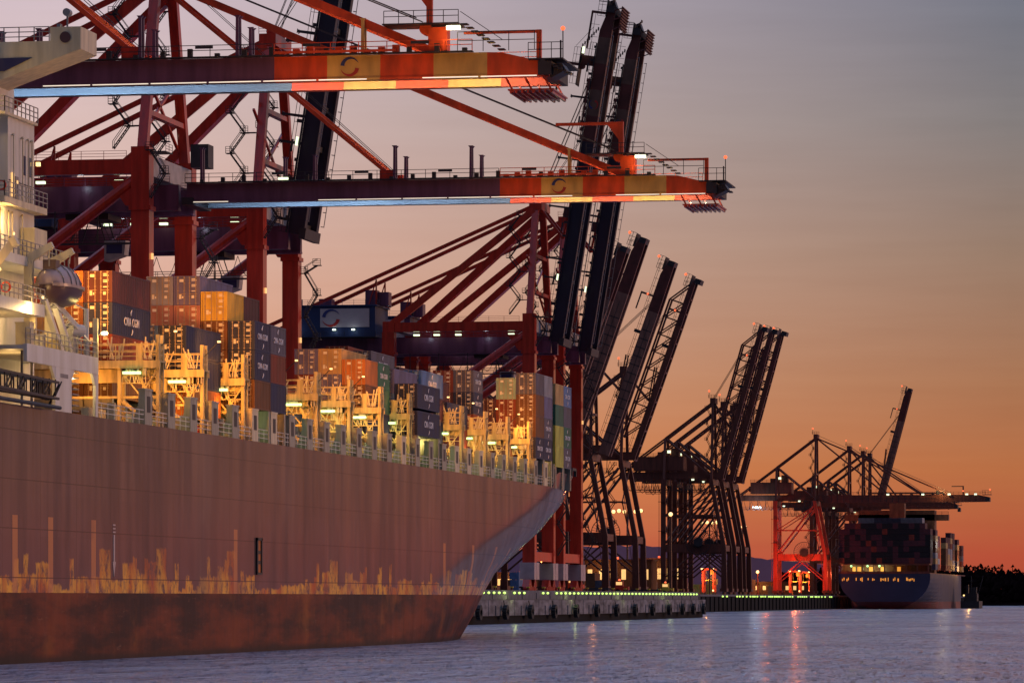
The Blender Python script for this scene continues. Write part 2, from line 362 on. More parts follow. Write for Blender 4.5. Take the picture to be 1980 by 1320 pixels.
# ridge of hills far behind
def hills(name, pts, m, base=-1, depth=900):
    b = MB()
    n = len(pts)
    top = [(p[0], p[1], p[2]) for p in pts]
    v = [(p[0], p[1], base) for p in pts] + top + [(p[0], p[1] + depth, base) for p in pts]
    b.add(v, [(i, i + 1, n + i + 1, n + i) for i in range(n - 1)] + [(n + i, n + i + 1, 2 * n + i + 1, 2 * n + i) for i in range(n - 1)])
    return tag(b.build(name, m), kind='structure')
hp = []
for i in range(261):
    t = i / 260; x = -2300 + t * 1800
    z = 52 + 13 * math.sin(t * 9.0 + .7) + 5 * math.sin(t * 31) + rnd.uniform(-1.4, 1.8)
    hp.append((x, 5200 + 260 * math.sin(t * 7), z))
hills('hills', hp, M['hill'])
# far right shore
b = MB()
b.prism([(-176, 2950), (520, 2700), (520, 3600), (-700, 3600), (-700, 2950)], 'z', -1, 2.2)
tag(b.build('far_bank_ground', M['wood']), kind='structure')
def wood():
    b = MB(); r = random.Random(3)
    for i in range(620):
        x = r.uniform(-330, 320); y = 2990 - max(0, x + 176) * .36 + r.uniform(8, 150); h = r.uniform(20, 24) * (1 + .12 * math.sin(x * .05))
        if r.random() < .06: h *= 1.08
        b.bar((x, y, 2), (x + r.uniform(-.6, .6), y, 2 + h), .45, .45, 4)
        for k in range(16):
            a = r.uniform(0, 6.28); z = 2 + h * r.uniform(.25, .98); l = (2 + h - z) * .28 + r.uniform(.6, 2.4)
            c = (x + math.cos(a) * l, y + math.sin(a) * l, z + l * r.uniform(.2, .9))
            s_ = r.uniform(.5, 1.5)
            b.add([(c[0] - s_, c[1], c[2] - s_ * .6), (c[0] + s_, c[1] + .3, c[2] - s_ * .4), (c[0] + s_ * .2, c[1], c[2] + s_)], [(0, 1, 2)])
            b.bar((x, y, z), c, .16, .16, 4)
    for i in range(6500):
        x = r.uniform(-350, 325); y = 2985 - max(0, x + 176) * .36 + r.uniform(0, 30); z = 2 + r.random() ** 1.1 * 20; s_ = r.uniform(1.5, 3.6)
        b.add([(x - s_, y, z - s_ * .5), (x + s_, y + 1, z - s_ * .6), (x + s_ * .4, y, z + s_ * .8), (x - s_ * .6, y + .5, z + s_ * .7)], [(0, 1, 2, 3)])
    tag(b.build('woodland', M['wood']), 'dark leafless woodland along the far bank at the right', 'woodland', kind='stuff')
wood()

# quay wall with panels, fenders and a dark foot
qt = thing('quay_wall', 'stained grey concrete quay wall with hanging black tyre fenders along the water', 'quay wall', (-145, 700, 0))
b = MB((145, -700, 0)); b.box(-145.8, -144.9, 120, 1073, 4.55, 6.35)
for i in range(60): b.box(-144.9, -144.75, 130 + i * 16, 131.2 + i * 16, 4.7, 5.9)
b.build('wall_cap', M['wallc'], qt)
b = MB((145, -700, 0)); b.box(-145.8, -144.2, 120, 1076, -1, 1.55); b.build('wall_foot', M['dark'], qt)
u = 640
while u < 1074:
    L = 27.2 if u < 1000 else 19; b = MB((145, -700, 0)); b.box(-145.7, -143.7, u + .25, min(u + L, 1078) - .25, 1.55, 4.5)
    for k in (0.25, .6): b.box(-143.7, -143.5, u + L * k, u + L * k + .25, 1.6, 3.4)
    b.build('wall_panel', M['conc'], qt)
    b = MB((145, -700, 0)); n = 14; cy = u + L * .5
    for i in range(n):
        a0, a1 = 2 * math.pi * i / n, 2 * math.pi * (i + 1) / n
        b.bar((-142.9, cy + 1.25 * math.cos(a0), 2.2 + 1.0 * math.sin(a0)), (-142.9, cy + 1.25 * math.cos(a1), 2.2 + 1.0 * math.sin(a1)), .8, .8)
    b.bar((-143.2, cy, 3.1), (-143.4, cy, 4.4), .08); b.bar((-143.2, cy + .8, 3.0), (-143.4, cy + .5, 4.4), .08)
    b.build('tyre_fender', M['tyre'], qt)
    u += L
q2 = thing('quay_wall', 'dark far quay wall beyond the end of the concrete quay', 'quay wall', (-202.5, 1500, 0))
b = MB((202.5, -1500, 0)); b.box(-203.4, -202, 1079, 2895, -1, 5.6)
for i in range(150): b.box(-202, -201.6, 1082 + i * 12, 1082.9 + i * 12, .2, 5.4)
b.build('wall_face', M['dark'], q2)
b = MB((202.5, -1500, 0)); b.box(-203.4, -202.1, 1079, 2895, 5.6, 6.3); b.build('wall_cap', M['wallc'], q2)
# row of edge lamps
def edge_lamp():
    t = thing('quay_lamp', 'small yellow green lamp on the edge of the concrete quay', 'quay lamp', (-145, 700, 6.35), 'yellow green lamps in a row along the quay edges')
    b = MB(); b.bar((0, 0, -.9), (0, 0, .15), .12); b.bar((0, 0, .15), (.25, 0, .2), .1); b.build('bracket', M['galv'], t)
    b = MB(); b.sphere((.28, 0, -.25), .42, 8, 6, .9); b.build('bulb', M['lquay'], t)
    return t
el = edge_lamp(); first = True
lab2 = 'small yellow green lamp on the edge of the dark far quay'
rl_ = random.Random(11)
def put_edge(x, y, z, lab, sc=1):
    global first
    o = el if first else copy_tree(el); first = False
    o.location = (x, y, z); o['label'] = lab; o.scale = (sc, sc, sc)
y = 770
while y < 1072:
    if not (y < 860 and rl_.random() < .35): put_edge(-144.7, y, 6.0, 'small yellow green lamp on the edge of the concrete quay', .62)
    y += 5.4
y = 1560
while y < 1960:
    if rl_.random() > .16: put_edge(-201.9, y, 5.8, lab2, .85)
    y += rl_.choice((6, 8, 8, 9, 12))
for yy in (800, 870, 940, 1010): lamp('POINT', (-143, yy, 5.6), 160, (.85, 1, .35), None, .5).data.specular_factor = 0

# ------------------------------------------------------------------ big red and navy quay cranes
RAIL = -150.0
def boom_frame(raised, hx, hz, tilt):
    if not raised: return lambda s, y, t: (hx + s, y, hz + t)
    th = R(90 - tilt); c, s_ = math.cos(th), math.sin(th)
    return lambda s, y, t: (hx + c * s - s_ * t, y, hz + s_ * s + c * t)
def railing_f(b, s0, s1, y, t, h=1.1, step=3, w=.07):
    n = max(1, int((s1 - s0) / step))
    for i in range(n + 1):
        s = s0 + (s1 - s0) * i / n; b.box(s - w / 2, s + w / 2, y - w / 2, y + w / 2, t, t + h)
    for k in (1, .55): b.box(s0, s1, y - w / 2, y + w / 2, t + h * k - w / 2, t + h * k + w / 2)
def big_crane(label, u, raised):
    t = thing('container_crane', label, 'crane', (RAIL, u, QZ), 'big red and navy container cranes on the quay')
    O = (0, 0, -QZ)
    def nb(f=None): return MB(O, f)
    for sx, zt in ((0, 65), (-29, 61.3)):
        for sy in (-11.5, 11.5):
            b = nb(); b.box(sx - 1.25, sx + 1.25, sy - 1.2, sy + 1.2, 12.3, zt)
            b.box(sx - 1.5, sx + 1.5, sy - 1.4, sy + 1.4, 56.5, 57.1)
            L = b.build('leg', M['red'], t)
            b = nb(); b.box(sx - 1.5, sx + 1.5, sy - 3, sy + 3, 8.7, 12.3); b.box(sx - 1.55, sx + 1.55, sy - .5, sy + .5, 8.8, 12.2); b.build('wheel_housing', M['housing'], L)
            b = nb()
            for k in (-4.6, -3.3, -1.6, -.4, 1, 2.2, 3.8, 5.0):
                b.bar((sx - .45, sy + k * .95, 6.85), (sx + .45, sy + k * .95, 6.85), 1.25, 1.25, 12)
            for k in (-2.9, 2.9):
                b.prism([(sy + k - 1.9, 7.2), (sy + k + 1.9, 7.2), (sy + k + .6, 8.7), (sy + k - .6, 8.7)], 'x', sx - .7, sx + .7)
            b.build('bogie', M['red'], L)
    b = nb()
    for sx in (0, -29):
        b.cut(); b.box(sx - 1.0, sx + 1.0, -10.3, 10.3, 12.6, 14.6)
    for sy in (-11.5, 11.5):
        b.cut(); b.box(-27.75, -1.25, sy - .8, sy + .8, 19.8, 22.4)
    b.build('portal_beam', M['red'], t)
    for sy in (-11.5, 11.5):
        b = nb(); b.box(-27.7, -1.26, sy - .75, sy + .75, 61.4, 63.4); b.box(-30.2, -27.75, sy - .9, sy + .9, 61.35, 63.6)
        b.rail([(-27, sy - .7, 63.4), (-2, sy - .7, 63.4)], 1.1, 3)
        b.build('top_beam', M['red'], t)
        b = nb(); b.tube((-1.0, sy, 60.6), (-28.2, sy, 41.0), .82, 12); b.prism([(-4.5, 60.6), (-1.2, 60.6), (-1.2, 57.2), (-2.2, 57.2)], 'y', sy - .5, sy + .5)
        b.build('brace', M['red'], t)
    b = nb(); b.box(-1.15, 1.15, -10.3, 10.3, 61.2, 64); b.cut(); b.box(-29.9, -28.1, -10.6, 10.6, 62, 64)
    b.build('cross_beam', M['grey'], t)
    # fixed girders
    for sy in (-4, 4):
        b = nb(); b.box(-62, 3.2, sy - .55, sy + .55, 57.4, 60.6); b.box(-62, 3.2, sy - .8, sy + .8, 57.1, 57.4)
        b.rail([(-60, sy - .8 if sy < 0 else sy + .8, 60.6), (2, sy - .8 if sy < 0 else sy + .8, 60.6)], 1.1, 3)
        b.build('girder', M['navy'], t)
    b = nb()
    for k in range(9): b.box(-62 + k * 7.4, -61 + k * 7.4, -3.4, 3.4, 58.2, 59.6)
    # maintenance walkway hung under the girder
    b.box(-56, -2, -5.8, -4.6, 52.6, 52.8); b.rail([(-56, -5.8, 52.8), (-2, -5.8, 52.8)], 1.1, 3); b.rail([(-56, -4.7, 52.8), (-2, -4.7, 52.8)], 1.1, 3)
    for k in range(10):
        x = -56 + k * 6; b.bar((x, -5.2, 52.8), (x, -4.9, 57.2), .16)
    b.build('walkway', M['black'], t)
    b = nb()
    for k in range(16):
        x = -55 + k * 3.2; pts = [(x + 3.2 * j / 6, 5.2, 57 - 3.2 * math.sin(math.pi * j / 6)) for j in range(7)]
        for p, q in zip(pts, pts[1:]): b.bar(p, q, .08)
    b.build('festoon_cable', M['rope'], t)
    # operator cab and trolley under the girder
    b = nb(); cx = -10; b.box(cx - 3, cx + 3, -3.3, 3.3, 56.2, 57.0)
    for a in (-2.4, 2.4):
        for c in (-2.6, 2.6): b.bar((cx + a, c, 53.4), (cx + a * .6, c, 56.3), .14)
    b.build('trolley', M['black'], t)
    b = nb(); b.prism([(cx + 2.6, 50.6), (cx + 5, 51.4), (cx + 5.2, 53.4), (cx + 2.2, 53.4), (cx + 2.2, 50.6)], 'y', -2.4, -.2); cb = b.build('operator_cab', M['grey'], t)
    b = nb(); b.box(cx + 2.5, cx + 4.7, -2.45, -2.4, 51.6, 53.1); b.build('cab_window', M['glass'], cb)
    # machine house
    b = nb(); b.box(-51.5, -33, -6.5, 6.5, 60.9, 67.4); b.box(-51.9, -32.6, -6.8, 6.8, 67.4, 67.7)
    b.box(-51, -49, -5, -3, 67.7, 69.2); b.rail([(-51.9, -6.7, 67.7), (-32.6, -6.7, 67.7), (-32.6, 6.7, 67.7)], 1.1, 2.4)
    h = b.build('machine_house', M['blue'], t)
    b = nb(); b.box(-35.6, -33.2, -4, -1, 67.7, 71); b.cut(); b.box(-46.5, -43.8, 1, 4, 67.7, 69.6); b.cut(); b.box(-33.1, -30.9, -3, 0, 67.7, 70.6); b.build('roof_unit', M['navy'], h)
    b = nb(); b.box(-44.5, -34.2, -6.62, -6.5, 62.9, 66.9); pn = b.build('sign_panel', M['panel'], h)
    b = nb(); crescent(b, (-42.2, 64.9), 1.9, 172, 22, .75, 'xz', -6.70); b.build('emblem_arc', M['logob'], pn)
    b = nb(); crescent(b, (-42.2, 64.9), 1.9, -12, -165, .75, 'xz', -6.70); b.build('emblem_arc', M['logor'], pn)
    b = nb(); b.box(-52, -32.6, -8.2, -6.5, 60.6, 60.8); b.rail([(-52, -8.2, 60.8), (-32.6, -8.2, 60.8)], 1.1, 2.2)
    b.build('gallery', M['black'], h)
    b = nb()
    for x in (-49.5, -41.5, -37.5): b.cut(); b.box(x - .35, x + .35, -7.1, -6.7, 62.2, 62.5)
    b.build('wall_light', M['lcool'], h)
    for x in (-49.5, -41.5, -37.5): lamp('POINT', (x, -7.6, 62.1 - QZ), 26, (.55, .75, 1), t, .2)
    # floodlights under the top beam
    b = nb()
    for x in (-24.5, -20.3, -15.8, -4.8): b.cut(); b.box(x - .6, x + .6, -6.0, -5.3, 60.9, 61.25)
    b.build('floodlight', M['lcool'], t)
    for x in (-22, -10): lamp('POINT', (x, -6.2, 60.4 - QZ), 40, (.7, .85, 1), t, .3)
    b = nb(); b.box(1.3, 1.5, -11.9, -11.3, 50, 50.8); b.cut(); b.box(1.3, 1.5, 11.1, 11.7, 44, 44.8); b.build('leg_lamp', M['litwin'], t)
    # mast
    for sy in (-1, 1):
        b = nb(); b.bar((0, sy * 11.2, 64.6), (0, sy * 4.2, 88.2), 1.3, 1.3); b.build('mast_leg', M['red'], t)
        b = nb(); b.bar((-.3, sy * 4.6, 87.6), (-28.4, sy * 11.0, 63.2), 1.35, 1.5); b.build('back_brace', M['red'], t)
        b = nb(); b.bar((-.5, sy * 3.4, 88.6), (-60, sy * 5.2, 61.5), .55, .75)
        b.bar((-33.2, sy * 4.4, 61), (-33.2, sy * 4.4, 73.2), .28); b.bar((-36.8, sy * 4.4, 61), (-33.3, sy * 4.4, 72.8), .2)
        b.build('back_stay', M['red'], t)
    b = nb(); b.box(-.5, .5, -9.6, 9.6, 69.6, 70.3); b.box(-.5, .5, -7.2, 7.2, 77.4, 78.1); b.box(-1.2, 1.4, -5.2, 5.2, 87.6, 89.4)
    b.rail([(-1.2, -5.2, 89.4), (1.4, -5.2, 89.4), (1.4, 5.2, 89.4)], 1.1, 1.6)
    for y in (-3, -1, 1, 3): b.bar((.2, y - .2, 90), (.2, y + .2, 90), 1.5, 1.5, 14)
    b.bar((-.6, -11, 66), (-.6, 11, 77.4), .35); b.bar((-.6, 11, 66), (-.6, -11, 77.4), .35)
    b.build('mast_frame', M['red'], t)
    b = nb(); b.stairs(-4.4, -10.4, 65, 86, 2.2, 3.0); b.cut(); b.stairs(-4.6, 9.4, 65, 86, 2.2, 3.0)
    for z in (68, 74, 80): b.box(-2.4, -.5, -10.2, -9.2, z, z + .12)
    b.build('stair', M['black'], t)
    b = nb(); b.stairs(1.6, 12.9, 14, 56, 2.0, 3.4); b.cut(); b.stairs(1.6, -13.7, 58, 64.5, 2.0, 3.2); b.build('leg_stair', M['black'], t)
    b = nb()
    b.rail([(-1, -10, 64), (-1, 10, 64)], 1.1, 2.5); b.box(1.3, 3.5, -12.5, -9, 64.2, 64.35); b.rail([(3.5, -12.5, 64.3), (3.5, -9, 64.3)], 1.1, 1.5)
    b.box(2, 4.5, 6.5, 9.5, 64, 67.2); b.build('electrical_box', M['black'], t)
    # ---- boom
    P = boom_frame(raised, 4.3, 59.4, 8.8)
    bl = 74.0
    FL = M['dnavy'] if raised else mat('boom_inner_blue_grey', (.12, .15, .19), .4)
    C1, C2, C3 = (M['dnavy'], M['dred'], M['dtan']) if raised else (M['navy'], M['orange'], M['tan'])  # raised booms: their shade is put into the paint colours
    for sy in (-4, 4):
        b = nb(P); cuts = [0, 43.0, 48.6, 54.2, 59.8, 65.4]; mi = [0, 1, 2, 1, 2]
        for k in range(5):
            b.m = mi[k]; b.box(cuts[k], cuts[k + 1], sy - .5, sy + .5, -1.05, 1.3)
            b.box(cuts[k], cuts[k + 1], sy - .72, sy + .72, -1.28, -1.05)
        b.m = 1; b.prism([(65.4, -1.28), (71.6, -1.28), (72.0, .1), (71.4, .15), (66.9, 1.25), (65.4, 1.3)], 'y', sy - .5, sy + .5)
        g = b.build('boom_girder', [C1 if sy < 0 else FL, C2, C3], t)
        if sy < 0:
            b = nb(P); crescent(b, (51.0, .12), 1.0, 172, 22, .42, 'xz', sy - .56); b.build('emblem_arc', M['logob'], g)
            b = nb(P); crescent(b, (51.0, .12), 1.0, -12, -165, .42, 'xz', sy - .56); b.build('emblem_arc', M['logor'], g)
    b = nb(P)
    for k in range(12): b.box(1 + k * 6, 1.8 + k * 6, -3.5, 3.5, -.4, .6); b.cut()
    b.box(70.8, 72.2, -5.2, 5.2, -1.2, .2); b.cut(); b.box(-.6, 1, -5, 5, -1.6, -.6)
    b.build('boom_tie', M['black'], t)
    if not raised:
        b = nb(P); rr_ = random.Random(5)
        k = 0
        while k < 66:
            L = rr_.uniform(5.2, 6.2)
            if rr_.random() < .8: b.cut(); b.box(k + .15, k + L, -4.78, -4.73, -1.27, -1.16)
            k += L + .12
        b.build('strip_lamp', M['lstrip'], t)
        for s, e, c in ((4, 60, (.5, .72, 1)), (13, 150, (.5, .72, 1)), (22, 190, (.5, .74, 1)), (31, 110, (.55, .75, 1)), (40, 70, (.6, .78, 1)), (46.5, 210, (1, .85, .6)), (53, 200, (1, .9, .65)), (59.5, 180, (1, .88, .6)), (65.5, 260, (1, .93, .66))):
            la = lamp('AREA', P(s, -3.2, -QZ - 1.1), e * (5 if s < 42 else 2.2), c, t, .4, rot=(0, 1, .02)); la.data.shape = 'RECTANGLE'; la.data.size = 8.0; la.data.size_y = .3
        for s, e in ((47, 900), (56, 1100), (66, 900)): lamp('SPOT', P(s - 3, -13, -QZ - 9), e, (1, .62, .25), t, .4, rot=(.25, 9, 9), spot=70)  # added spots in mid-air that brighten the striped boom face
    b = nb(P)
    # walkway rails along the top, service boxes, rope posts
    b.box(0, 64, -5.4, -4.55, 1.3, 1.42); railing_f(b, 0, 43, -5.4, 1.4, 1.15, 3.1)
    railing_f(b, 2, 43, 4.9, 1.3, 1.15, 3.6)
    for k in range(22): b.box(2 + k * 2.9, 2.5 + k * 2.9, -5.2, -4.7, 1.42, 1.75 + .25 * (k % 3))
    for k in range(5): b.box(12 + k * 11.4, 13.9 + k * 11.4, -5.46, -5.42, 2.2, 2.5)
    b.build('boom_walkway', M['black'], t)
    b = nb(P); railing_f(b, 43.2, 64, -5.4, 1.4, 1.15, 2.6, .08); railing_f(b, 43.2, 69, 4.9, 1.3, 1.15, 3.6); b.box(43.2, 56, -5.44, -5.36, 1.5, 1.75)
    for k in range(9): b.box(43.6 + k * 1.5, 44.3 + k * 1.5, -5.2, -4.6, 1.42, 1.8 + .2 * (k % 3))
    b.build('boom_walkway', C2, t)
    b = nb(P)
    for s, hh in ((2.0, 4.6), (13.5, 3.2), (17.6, 3.4), (28.6, 4.4), (30.1, 3.0), (39.0, 4.2), (40.4, 3.0), (52.3, 3.6)):
        b = nb(P)
        for yy in (-4.2, -3.2):
            b.prism([(s - .18, 1.3), (s + .18, 1.3), (s + .14, 1.3 + hh), (s + .35, 1.3 + hh * 1.06), (s - .35, 1.3 + hh * 1.06), (s - .14, 1.3 + hh)], 'y', yy - .18, yy + .18)
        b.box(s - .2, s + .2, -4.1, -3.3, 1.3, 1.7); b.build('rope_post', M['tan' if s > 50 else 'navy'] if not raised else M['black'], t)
    b = nb(P)
    # stay anchor, service jib and platform near the tip
    b.box(59.2, 61.2, -4.4, -2.8, 1.3, 4.0); b.bar((58.9, -4.3, 3.9), (58.9, -2.9, 3.9), 1.3, 1.3, 14)
    b.box(58.9, 59.5, -3.8, -3.2, 4.2, 8.6); b.box(50.4, 59.4, -3.7, -3.3, 8.2, 8.6); b.prism([(58.9, 6.2), (57.4, 8.2), (59.0, 8.2)], 'y', -3.65, -3.35)
    b.box(70.4, 70.9, -3.8, -3.3, .5, 3.6); b.box(62.8, 70.9, -3.7, -3.4, 3.3, 3.6)
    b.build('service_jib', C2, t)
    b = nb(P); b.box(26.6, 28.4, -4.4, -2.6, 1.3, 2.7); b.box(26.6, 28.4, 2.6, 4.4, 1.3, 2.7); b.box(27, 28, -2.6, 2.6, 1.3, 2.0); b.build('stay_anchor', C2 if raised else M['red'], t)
    b = nb(P)
    b.box(54.6, 62.6, -5.6, -1.6, 4.2, 4.32); railing_f(b, 54.8, 62.6, -5.6, 4.3, 1.3, 1.4)
    for k in range(8): b.box(62.8 + k * .55, 63.5 + k * .55, -5.5, -4.3, 4.1 - k * .38, 4.2 - k * .38)
    b.bar((62.8, -5.55, 5.4), (67.2, -5.55, 2.4), .07); railing_f(b, 62.5, 70.5, -5.5, 1.3, 2.0, 2.6)
    b.box(69.8, 73.4, -5.2, 5.2, .35, .5); railing_f(b, 69.8, 73.4, -5.2, .5, 1.6, 1.0)
    for k in range(7): b.box(71 + k * .45, 71.5 + k * .45, -5.2, -3.6, .2 - k * .22, .35 - k * .22)
    b.prism([(71.8, -.2), (73.2, 0), (73.6, -.7), (72, -1.5)], 'y', -4.6, -1.6)
    b.build('tip_platform', M['black'], t); b = nb(P)
    # hanging frame under the tip
    for s in (68.2, 70.2, 72.2):
        b.bar((s, -4.6, -2.9), (s - .9, -4.6, -1.2), .2); b.bar((s, 3.6, -2.9), (s - .9, 3.6, -1.2), .2)
    b.box(67.6, 72.4, -4.8, 3.8, -2.7, -2.55)
    for k in range(8): b.box(67.8 + k * .6, 68.0 + k * .6, -4.8, 3.8, -3.0, -2.7)
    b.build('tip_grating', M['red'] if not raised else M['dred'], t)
    b = nb(P); b.bar((73.3, -4.6, .5), (73.3, -4.6, 3.4), .1); b.bar((73.0, -4.2, .5), (73.0, -4.2, 2.4), .16); tb = b.build('antenna', M['black'], t)
    b = nb(P); b.sphere((73.3, -4.6, 3.55), .24); b.build('beacon', M['lred'], tb)
    b = nb(P); b.box(61.4, 62.8, -5.9, -5.3, 3.55, 3.95); b.box(13.0, 14.3, -5.9, -5.4, 1.5, 1.8); b.build('boom_floodlight', M['lcool'], t)
    if not raised:
        lamp('POINT', P(61.8, -6.1, 3.1 - QZ), 130, (1, .8, .4), t, .3)
        for dy in (-1.0, 1.0):
            b = nb(); b.bar((.8, dy * 2.2, 88.2), P(59.4, dy * 3.4, 1.7), .5, .85); b.build('fore_stay', M['orange'], t)
        for dy in (-3.4, 3.4):
            b = nb(); b.bar((.8, dy, 87.2), P(27.4, dy, 2.4), .3, .5); b.build('fore_stay', M['orange'], t)
        b = nb()
        for dy in (-2, -1.4, 1.4, 2): b.bar((.4, dy, 90.6), P(57.4, dy, 5.4), .1)
        for dy in (-1.6, 1.6): b.bar((.4, dy, 90.6), P(27.6, dy, 2.9), .08)
        b.build('hoist_rope', M['rope'], t)
    else:
        b = nb()
        for dy in (-2, -1.4, -.7, .7, 1.4, 2): b.bar((.4, dy, 90.6), P(57 if abs(dy) > 1 else 44, dy, 2.2), .09)
        b.build('hoist_rope', M['rope'], t)
        b = nb()
        for dy in (-3, 3): b.bar((.8, dy, 88), P(22, dy, 2.2), .4, .5); b.bar(P(22, dy, 2.2), P(31, dy, 1.8), .4, .5)
        b.build('fore_stay', M['red'], t)
        b = nb(P)
        for yy in (-5.4, 5.0):
            for k in range(30): b.box(2 + k * 2.2, 2.1 + k * 2.2, yy, yy + .4, -1.9, -1.4)
            b.box(2, 66, yy, yy + .08, -1.95, -1.85)
        b.build('trolley_rail', M['galv'], t)
    return t
cA = big_crane('lowered crane whose orange and cream striped boom crosses above the other crane boom', 427, False)
def yu(Y, v=RAIL): return (Y + v * SA) / CA
cA.location.y = yu(457)
cB = copy_tree(cA); cB.location.y = yu(585); cB['label'] = 'lowered crane with the lower striped boom, legs rising behind the nearest containers'
cC = big_crane('crane with its navy boom raised steeply, nearest of the raised cranes', yu(649), True)
cD = copy_tree(cC); cD.location.y = yu(880); cD.scale = (1, 1, .955); cD['label'] = 'raised crane with blue machine house and white emblem panel, left of the twin black booms'
cE = copy_tree(cC); cE.location.y = yu(915); cE.scale = (1, 1, .955); cE['label'] = 'raised crane right of the twin black booms, its house half hidden behind another'

# ------------------------------------------------------------------ smaller cranes of the far quay
def far_crane(label, u, raised, truss, m, tilt=18, bl=64, ttip=1.0, low=False):
    t = thing('container_crane', label, 'crane', (-206, u, QZ), 'dark container cranes farther down the quay')
    O = (0, 0, -QZ); leg = m
    def nb(f=None): return MB(O, f)
    MX = -5.0; LX = -23.0; HW = 8.5; up = M['rust'] if m is M['fred'] else m  # on the red-legged crane, shade above the legs is put into brown paint
    for sy in (-HW, HW):
        b = nb(); b.prism([(-1.1, 8.6), (1.1, 8.6), (.7, 24), (MX + .7, 49.5), (MX - .7, 49.5), (-.9, 24)], 'y', sy - .6, sy + .6); L = b.build('leg', leg, t)
        b = nb(); b.box(-1.3, 1.3, sy - 2.6, sy + 2.6, 7.4, 8.6)
        for k in (-2, -.7, .7, 2): b.bar((-.4, sy + k, 6.8), (.4, sy + k, 6.8), 1.1, 1.1, 10)
        b.build('bogie', M['rust'], L)
        b = nb(); b.box(LX - .9, LX + .9, sy - .6, sy + .6, 8.6, 49.5); L = b.build('leg', leg, t)
        b = nb(); b.box(LX - 1.3, LX + 1.3, sy - 2.6, sy + 2.6, 7.4, 8.6)
        for k in (-2, -.7, .7, 2): b.bar((LX - .4, sy + k, 6.8), (LX + .4, sy + k, 6.8), 1.1, 1.1, 10)
        b.build('bogie', M['rust'], L)
        b = nb(); b.box(LX + 1.1, -1.0, sy - .7, sy + .7, 22.2, 25.2); b.build('portal_beam', leg, t)
        b = nb(); b.tube((MX - .6, sy, 47), (LX + .9, sy, 25.6), .45, 8)
        b.tube((LX + 1, sy, 13), (LX * .5, sy, 21.8), .32, 6); b.tube((-1, sy, 13), (LX * .5, sy, 21.8), .32, 6)
        b.build('brace', leg, t)
        b = nb(); b.bar((MX, sy * .8, 49.5), (MX, sy * .35, 79), .9, .9); b.build('mast_leg', up, t)
        b = nb(); b.bar((LX, sy * .8, 49.5), (LX, sy * .4, 65), .9, .9)
        b.bar((LX, sy * .4, 65), (MX, sy * .35, 78.5), .75, .75); b.bar((LX, sy * .4, 65), (LX - 17, sy * .4, 52.5), .6, .6); b.bar((LX, sy * .4, 65), (MX - 1, sy * .6, 51), .75, .75)
        b.build('back_stay', up, t)
    b = nb()
    for x in (MX, LX): b.cut(); b.box(x - .8, x + .8, -HW + .9, HW - .9, 47.4, 49.6)
    for x in (-.6, LX): b.cut(); b.box(x - .7, x + .7, -HW + .9, HW - .9, 22.6, 24.8)
    b.cut(); b.box(MX - 1, MX + 1, -3.6, 3.6, 78, 80.2); b.rail([(MX - 1.6, -3.6, 80.2), (MX + 1.6, -3.6, 80.2)], 1.2, 1, .1)
    b.bar((MX - 1.4, -3, 80), (MX - 1.4, -3, 82.5), .16); b.bar((MX, -4, 62), (MX, 4, 71), .3); b.bar((MX, 4, 62), (MX, -4, 71), .3); b.box(MX - .4, MX + .4, -4.6, 4.6, 61.6, 62.3)
    b.build('cross_beam', up, t)
    b = nb(); b.box(LX - 17.5, MX + 4, -3.2, -2.2, 49.8, 52.4); b.cut(); b.box(LX - 17.5, MX + 4, 2.2, 3.2, 49.8, 52.4)
    b.rail([(LX - 17, -3.4, 52.4), (MX + 3, -3.4, 52.4)], 1.2, 2.5, .1); b.build('girder', up, t)
    b = nb(); b.box(LX - 12, LX + 7, -4.4, 4.4, 53, 58.2); b.box(LX - 3, LX + 1, -3, 2, 58.2, 60); b.box(LX + 2, LX + 5, -2, 2, 58.2, 61.5); b.box(LX - 13, LX - 11, -2, 2, 54, 56.4)
    b.rail([(LX - 12, -4.6, 58.2), (LX + 7, -4.6, 58.2)], 1.2, 2, .1); b.build('machine_house', M['rust'], t)
    b = nb(); b.box(LX - 16, MX - 3, -4.6, -3.6, 45.6, 45.8); b.rail([(LX - 16, -4.6, 45.8), (MX - 3, -4.6, 45.8)], 1.2, 2, .1)
    for k in range(9):
        x = LX - 16 + k * 3.6; b.bar((x, -4, 45.8), (x, -3.2, 49.8), .2)
        pts = [(x + 3.4 * j / 6, 3.8, 49.6 - 4.2 * math.sin(math.pi * j / 6)) for j in range(7)]
        for p, q in zip(pts, pts[1:]): b.bar(p, q, .14)
    b.stairs(MX - 4.2, -HW + 1, 26, 48, 2.2, 3.2, .1); b.stairs(MX - 3, 1, 52.5, 77, 1.6, 3, .1)
    b.build('walkway', M['black'], t)
    for x in (MX * .9, LX):
        b = nb()
        for (z0, z1) in ((25.5, 36), (36, 47)):
            b.bar((x + (1.6 if x > LX and z0 < 30 else 0), -HW + .6, z0), (x, HW - .6, z1), .34); b.bar((x, HW - .6, z0), (x, -HW + .6, z1), .34)
        b.box(x - .3, x + .3, -HW + .6, HW - .6, 35.6, 36.2); b.build('cross_brace', leg, t)
    b = nb(); b.bar((LX + .5, -HW, 36), (MX - .3, -HW, 47), .4); b.bar((LX + .5, HW, 36), (MX - .3, HW, 47), .4); b.box(LX + .9, MX * .8, -HW - .2, -HW + .2, 35.7, 36.3)
    for z in (14, 30, 41): b.box(LX - 1.8, LX + 1.8, -HW - 1.4, -HW - .6, z, z + .2)
    b.bar((LX - 1.5, -HW - 1, 8.6), (LX - 1.5, -HW - 1, 49), .16); b.bar((-.2, -HW - 1, 8.6), (MX, -HW - 1, 49), .16)
    b.build('side_brace', leg, t)
    # cable reel on the portal beam
    b = nb(); cx, cz = LX * .42, 26.0
    n = 30
